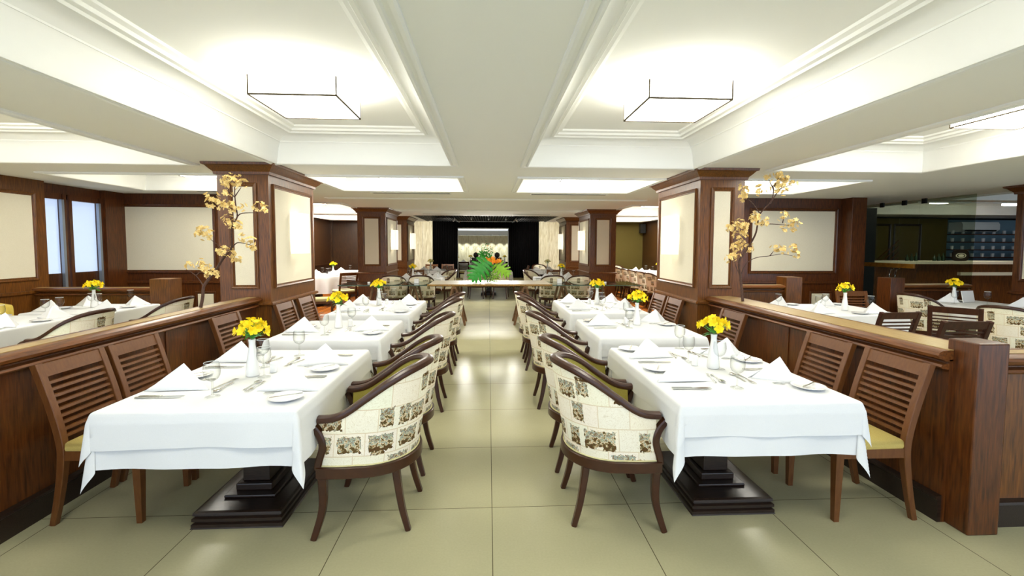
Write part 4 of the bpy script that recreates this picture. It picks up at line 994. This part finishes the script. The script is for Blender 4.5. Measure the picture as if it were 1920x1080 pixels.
# middle back, left of the aisle: two printed armchairs with backs to us and their table
S_, N2 = (0, -1), (0, 1)
side_table(-1.6, 10.92, .5, .42, 'second back table left', [((-.3, -.42), N2, 'near left seat'), ((.24, -.42), N2, 'near right seat'), ((-.1, .42), S_, 'far left seat'), ((.35, .42), S_, 'far right seat')], (-1.8, 11.0), over=.2)
ARM_P.put((-2.06, 10.05, 0), PI/2, 'print tub armchair from behind, left of the left pair behind the glass table', 'tub armchairs behind the glass tables')
ARM_P.put((-1.46, 10.05, 0), PI/2, 'print tub armchair from behind, right of the left pair behind the glass table', 'tub armchairs behind the glass tables')
ARM_P.put((-1.12, 12.15, 0), -PI/2-.9, 'print tub armchair turned sideways behind the second back table left', 'tub armchairs in the back')
SLAT.put((-1.92, 11.95, 0), -PI/2, 'slat back chair facing us behind the second back table left', 'slat back chairs in the back')
side_table(-1.78, 14.6, .42, .5, 'marble wall table left', [((-.22, -.5), N2, 'near left seat'), ((.18, -.5), N2, 'near right seat')], (-1.85, 14.7), True, over=.12)
SLAT.put((-1.95, 15.55, 0), -PI/2, 'slat back chair facing us by the left marble wall, left one', 'slat back chairs in the back'); SLAT.put((-1.42, 15.75, 0), -PI/2, 'slat back chair facing us by the left curtain', 'slat back chairs in the back')
# right mirror
side_table(1.62, 10.92, .5, .42, 'second back table right', [((-.3, -.42), N2, 'near left seat'), ((.24, -.42), N2, 'near right seat'), ((-.1, .42), S_, 'far left seat'), ((.35, .42), S_, 'far right seat')], (1.78, 11.1), over=.2)
ARM_P.put((1.41, 10.05, 0), PI/2, 'print tub armchair from behind, left of the right pair behind the glass table', 'tub armchairs behind the glass tables')
ARM_P.put((2.0, 10.05, 0), PI/2, 'print tub armchair from behind, right of the right pair behind the glass table', 'tub armchairs behind the glass tables')
ARM_P.put((1.2, 12.1, 0), -PI/2+.9, 'print tub armchair turned sideways behind the second back table right', 'tub armchairs in the back')
SLAT_C.put((1.78, 12.0, 0), -PI/2, 'slat back chair facing us behind the second back table right, left one', 'slat back chairs in the back'); SLAT.put((2.25, 12.0, 0), -PI/2, 'slat back chair facing us behind the second back table right, by the pillar', 'slat back chairs in the back')
side_table(1.72, 14.6, .42, .5, 'marble wall table right', [((-.22, -.5), N2, 'near left seat'), ((.18, -.5), N2, 'near right seat')], (1.9, 14.7), True, over=.12)
ARM_P.put((1.75, 15.6, 0), -PI/2+.1, 'print tub armchair facing us by the right curtain', 'tub armchairs in the back')
# centre back table in front of the black opening
side_table(0.0, 14.2, .7, .6, 'centre back table', [], False)
ARM_P.put((-.34, 13.12, 0), PI/2, 'print tub armchair from behind, beyond the green arrangement, left one', 'tub armchairs in the back')
ARM_P.put((.32, 13.12, 0), PI/2, 'print tub armchair from behind, beyond the green arrangement, right one', 'tub armchairs in the back')
SLAT_C.put((-1.08, 14.9, 0), 0, 'slat back chair seen from the side, left of the black opening', 'slat back chairs in the back')
SLAT_C.put((1.02, 14.9, 0), PI, 'slat back chair seen from the side, right of the black opening', 'slat back chairs in the back')
# back left: round table with slat chairs
t = mk_table(.66, .66, True); t.location = (-4.35, 11.9, 0); t['label'] = 'round wooden pedestal table hidden under its cloth, back left area'; t['group'] = 'pedestal tables beyond the aisle'
round_cloth(-4.35, 11.9, .66, TZ-.001, .42, 1.0, 'white cloth falling in folds round the round back left table')
for k in range(5):
    a = -2.2+k*1.05; dv = (-math.cos(a), -math.sin(a)); setting((-4.35+.63*math.cos(a), 11.9+.63*math.sin(a)), TZ+.001, dv, 'round back left table', ['left', 'near left', 'near right', 'right', 'far right'][k]+' seat', False)
VASE.put((-4.1, 12.3, TZ+.001), 0, 'white vase on the round back left table', 'white vases on the tables'); BQ[1].put((-4.1, 12.3, TZ+.215), 2, 'yellow flowers on the round back left table', 'yellow flower bouquets')
side_table(-4.0, 13.9, .6, .5, 'dark wall table left', [((-.3, -.5), N2, 'left seat'), ((.3, -.5), N2, 'right seat')], False)
SLAT_C.put((-3.42, 11.05, 0), 2.25, 'slat back chair seen from behind at the round back left table, near one', 'slat back chairs in the back')
SLAT_C.put((-3.48, 12.6, 0), 2.6, 'slat back chair seen from behind at the round back left table, far one', 'slat back chairs in the back')
SLAT_C.put((-3.35, 9.3, 0), .3, 'slat back chair just behind the nearest left pillar', 'slat back chairs in the back')
# back right: long table with a row of armchairs
side_table(4.85, 12.6, .42, 2.0, 'long back right table', [((-.42, -1.6+k*.6), E_, ['first', 'second', 'third', 'fourth', 'fifth', 'last'][k]+' near seat') for k in range(6)], (4.9, 12.9))
for k in range(6): ARM_P.put((4.1, 10.9+k*.66, 0), 0+.03*(k % 2), 'print tub armchair in the row at the long back right table, %s from the front' % ['first', 'second', 'third', 'fourth', 'fifth', 'sixth'][k], 'row of tub armchairs, back right')
ARM_P.put((4.3, 15.1, 0), -PI/2, 'print tub armchair facing us by the olive wall', 'tub armchairs in the back')
# last room behind the curtains
for k, (x, y) in enumerate(((-1.35, 19.6), (1.2, 19.6), (-.85, 21.6), (.75, 21.5))):
    side_table(x, y, .6, .5, 'table in the last room, '+['left', 'right', 'far left', 'far right'][k], [((-.3, -.5), N2, 'left seat'), ((.3, -.5), N2, 'right seat')], True)
for k, (x, y, r) in enumerate(((-1.0, 18.75, PI/2), (.9, 18.75, PI/2), (-.45, 19.6, PI), (.3, 19.6, 0), (-.6, 20.8, PI/2), (.45, 20.6, PI/2))):
    SLAT_D.put((x, y, 0), r, 'dark slat back chair in the last room, '+['front left', 'front right', 'middle left', 'middle right', 'rear left', 'rear right'][k], 'chairs in the last room')
for k, x in enumerate((-.62, .42)):
    p = tag(MB().lathe([(0, 0), (.06, 0), (.14, .06), (.17, .16), (.14, .26), (.07, .31), (.06, .33), (0, .33)], 18).obj('round_pot', 'wood_base'), 'dark round pot in the last room, %s of the green arrangement' % ('left', 'right')[k], 'pot'); p.location = (x, 22.6, .93); p.scale = (.8,)*3
    s_ = tag(MB().box(-.2, .2, -.2, .2, 0, .93).box(-.23, .23, -.23, .23, .0, .06).box(-.22, .22, -.22, .22, .88, .93).obj('plant_stand', 'wood_base', smooth=False), 'dark square stand under the %s round pot in the last room' % ('left', 'right')[k], 'stand'); s_.location = (x, 22.6, 0)

# ---- trestle tables with plank top and glass tops
def trestle(x, y0, y1, label, zt=.745, sp=.2):
    t = thing('trestle', label, 'trestle', (x, 0, 0), 0, 'wooden trestles under the glass and plank tops')
    for y, ly in ((y0, -1), (y1, 1)):
        for s in (-1, 1):
            MB().sweep([(s*sp, y+ly*.0, 0), (s*.03, y-ly*.02, zt-.02)], sq_sec(.02, .034, .003), up=(0, 1, 0)).obj('leg', 'wood_trestle', t, smooth=False)
        MB().box(-sp*.78, sp*.78, y-.012, y+.012, .17, .215).obj('crossbar', 'wood_trestle', t, smooth=False)
    MB().box(-.04, .04, y0-.06, y1+.06, zt-.05, zt).obj('beam', 'wood_trestle', t, smooth=False, bevel=.004)
    return t
trestle(-.645, 8.62, 9.12, 'wooden trestle under the left end of the plank top'); trestle(.69, 8.62, 9.12, 'wooden trestle under the right end of the plank top')
trestle(-1.45, 8.85, 9.35, 'wooden trestle under the right part of the left glass top'); trestle(-2.18, 8.85, 9.35, 'wooden trestle under the left part of the left glass top')
trestle(1.46, 8.85, 9.35, 'wooden trestle under the left part of the right glass top'); trestle(2.2, 8.85, 9.35, 'wooden trestle under the right part of the right glass top')
t = thing('plank_tabletop', 'long pale plank table top with rough bark-brown edge', 'table top', (.03, 8.56, .745))
MB().box(-1.15, 1.15, .012, 1.0, .0, .038).obj('board', 'wood_plank', t, smooth=False)
P = []
for k in range(60):
    u = k/59; x = -1.17+2.34*u; e = .012*math.sin(u*41)+.008*math.sin(u*97)
    P.append([(x, .012, .038), (x, -.004+e*.4, .034), (x, -.012+e*.5, .015), (x, .002+e*.4, .0), (x, .03, -.002)])
MB().rings([[q for q in r] for r in P], True, True).obj('live_edge', 'wood_plank_edge', t, ang=60)
for s, lb in ((-1, 'left'), (1, 'right')):
    x0, x1 = (-2.8, -1.13) if s < 0 else (1.19, 2.93)
    o = MB().box(x0, x1, 8.62, 9.55, .748, .762).obj('glass_tabletop', 'table_glass', smooth=False); tag(o, 'greenish glass table top, %s of the plank top' % lb, 'table top')
    tr = MB().box(x0, x1, 8.612, 8.62, .748, .762).obj('glass_edge', 'leaf_dark', smooth=False); tr.parent = o
    MATS['edge'] = MATS.get('edge') or mat('edge', (70, 96, 84), .2); tr.data.materials[0] = MATS['edge']
    for k in range(2):
        b = tag(MB().box(-.045, .045, -.03, .03, 0, .09).obj('white_box', 'porcelain', smooth=False, bevel=.004), 'small white block on the %s glass top, %s' % (lb, ('nearer the plank', 'further from the plank')[k]), 'box')
        b.location = (s*(1.42 if k == 0 else 2.35), 9.1, .763)
        if k == 1: b.scale = (.5, .5, .3)

# ---- tropical arrangement on the plank top
AX, AY, AZ = -.02, 9.05, .785
t = tag(MB().lathe([(0, .004), (.06, .004), (.065, .01), (.06, .12), (.075, .26), (.072, .26), (.057, .12), (.06, .014)], 24).obj('glass_vase', 'wine_glass', ang=60), 'clear glass vase holding the tropical arrangement on the plank top', 'vase'); t.location = (AX, AY, AZ)
arr = thing('tropical_arrangement', 'tropical arrangement of monstera leaves, orange lilies and green sprays on the plank top', 'flowers', (AX, AY, AZ))
rnd = random.Random(5)
def monstera(L_, M, m='leaf_green', nl=7):
    mb = MB()
    def add(P): mb.grid(P, M)
    # central blade
    P = []
    for j in range(11):
        u = j/10; w_ = .2*L_*math.sin(PI*min(1, u*.92+.08))**.8
        P.append([(w_*v, L_*u, .06*L_*math.sin(PI*u)-.02*abs(v)*L_-.15*L_*u*u) for v in (-1, -.5, 0, .5, 1)])
    add(P)
    for s in (-1, 1):
        for k in range(nl):
            u0 = -.02+.86*k/(nl-1); ln = L_*(.50*math.sin(PI*(.25+.62*k/(nl-1)))+.04); an = math.radians(112-78*k/(nl-1))
            bw = L_*.075; P = []
            for j in range(7):
                q = j/6; wd = bw*(1.0 if q < .65 else 1-.6*(q-.65)/.35)
                cx = s*(math.sin(an)*ln*q); cy = L_*u0+math.cos(an)*ln*q+L_*.06*q*q*1.2; cz = .05*L_-.18*ln*q*q-.15*L_*u0*u0
                dx, dy = math.cos(an)*s*-1, math.sin(an)
                P.append([(cx+dx*wd*v, cy+dy*wd*v, cz-abs(v)*.006) for v in (-1, 0, 1)])
            add(P)
    return mb.obj('monstera_leaf', m, arr, ang=80)
def leafM(base, dirv, face):
    y = Vector(dirv).normalized(); z = (Vector(face)-Vector(face).dot(y)*y).normalized(); x = y.cross(z)
    M = Matrix((x, y, z)).transposed().to_4x4(); M.translation = Vector(base); return M
monstera(.42, leafM((-.03, -.14, .40), (-.62, -.15, -.72), (0, -1, .1)))
monstera(.30, leafM((.18, -.06, .34), (.62, -.1, -.5), (-.2, -1, .1)), 'leaf_lime', 6)
monstera(.22, leafM((-.06, 0, .40), (-.3, .1, .9), (0, -1, .1)), 'leaf_green', 5)
monstera(.24, leafM((.02, -.05, .30), (.15, .1, .9), (.2, -1, .1)), 'leaf_green', 5)
MB().tube(bez([(0, 0, .02), (-.01, -.06, .25), (-.03, -.14, .40)], 4), .005, 6).tube(bez([(0, 0, .02), (.08, -.02, .22), (.18, -.06, .34)], 4), .005, 6).tube(bez([(0, 0, .02), (0, 0, .3), (-.03, 0, .62)], 4), .005, 6).obj('stems', 'stem_green', arr)
for k, (x, z) in enumerate(((.02, .43), (.1, .46), (.15, .40), (.22, .42), (-.04, .45), (.08, .38))):
    f_ = flower_mb(rnd, .062); M = Matrix.Translation((x, -.08-.02*(k % 2), z)) @ orient((x*2-.1, -.8, .5)); b = MB(); b.add(f_.v, f_.f, M); b.obj('lily', 'petal_orange', arr, ang=80)
def spray(c, rad, n, L_, m, name):
    mb = MB()
    for k in range(n):
        p = Vector((rnd.gauss(0, 1)*rad[0], rnd.gauss(0, 1)*rad[1], rnd.gauss(0, 1)*rad[2]))+Vector(c)
        M = Matrix.Translation(p) @ orient((rnd.uniform(-1, 1), rnd.uniform(-1, 1), rnd.uniform(-1, 1))); w_ = L_*.25
        mb.add([(0, 0, 0), (L_*.5, w_, 0), (L_, 0, .004), (L_*.5, -w_, 0)], [(0, 1, 2, 3)], M)
    return tag(mb.obj(name, m, arr, smooth=False), kind='stuff')
spray((.12, -.02, .13), (.09, .05, .07), 420, .03, 'leaf_lime', 'fine_foliage')
spray((.0, 0, .22), (.06, .05, .12), 260, .04, 'leaf_dark', 'dark_foliage')
spray((-.03, 0, .58), (.055, .05, .07), 140, .045, 'leaf_green', 'upper_foliage')
spray((-.02, 0, .70), (.14, .06, .055), 90, .02, 'petal_orange', 'sprig_tips')
spray((-.02, 0, .68), (.13, .06, .06), 90, .02, 'leaf_dark', 'sprig_tips')

# ---- tall blossom branches standing on the ledges
def branch(BR, CL, Y, label, seed):
    rnd = random.Random(seed); x0, z0 = BR[0][0]; z0 = .956
    t = thing('blossom_branch', label, 'branch', (x0, Y, z0), 0, 'tall branches with amber blossoms on the partitions')
    dep = lambda x, z: .07*math.sin(5*(x-x0)+3*(z-z0))
    BR = [list(b) for b in BR]; BR[0][0] = (x0, z0)
    for i, b in enumerate(BR):
        P = bez([(x-x0, dep(x, z), z-z0) for x, z in b], 4); n = len(P)
        r0, r1 = (.014, .004) if i == 0 else (.0055, .002)
        MB().tube(P, [r0+(r1-r0)*k/(n-1) for k in range(n)], 7).obj('trunk' if i == 0 else 'twig', 'bark', t)
    for x, z, r in CL:
        mb = MB(); nf = max(6, int(r*r*6500))
        for k in range(nf):
            p = Vector(tuple(max(-1.1, min(1.1, rnd.gauss(0, .55)))*r for _ in range(3))); d = p.normalized()+Vector((0, -.3, .3)); f_ = flower_mb(rnd, rnd.uniform(.019, .029), 5)
            mb.add(f_.v, f_.f, Matrix.Translation(Vector((x-x0, dep(x, z), z-z0))+p) @ orient(d))
        mb.obj('blossom_cluster', 'petal_amber', t, ang=80)
branch(BRL, CLL, 4.1, 'tall bent branch with amber blossoms on the left ledge by the pillar', 1)
branch(BRR, CLR, 4.45, 'tall forked branch with amber blossoms on the right ledge by the pillar', 2)

# remove prototypes nobody used
for P_ in [ARM, ARM_P, SLAT, SLAT_D, SLAT_C, GLASS, NAP, PLATE, FORK, SPOON, KNIFE, BUTTER, VASE, SHAKER, LAMP, LAMP2, BQP]+BQ:
    if not P_.used:
        for c in list(P_.o.children_recursive)+[P_.o]: bpy.data.objects.remove(c)
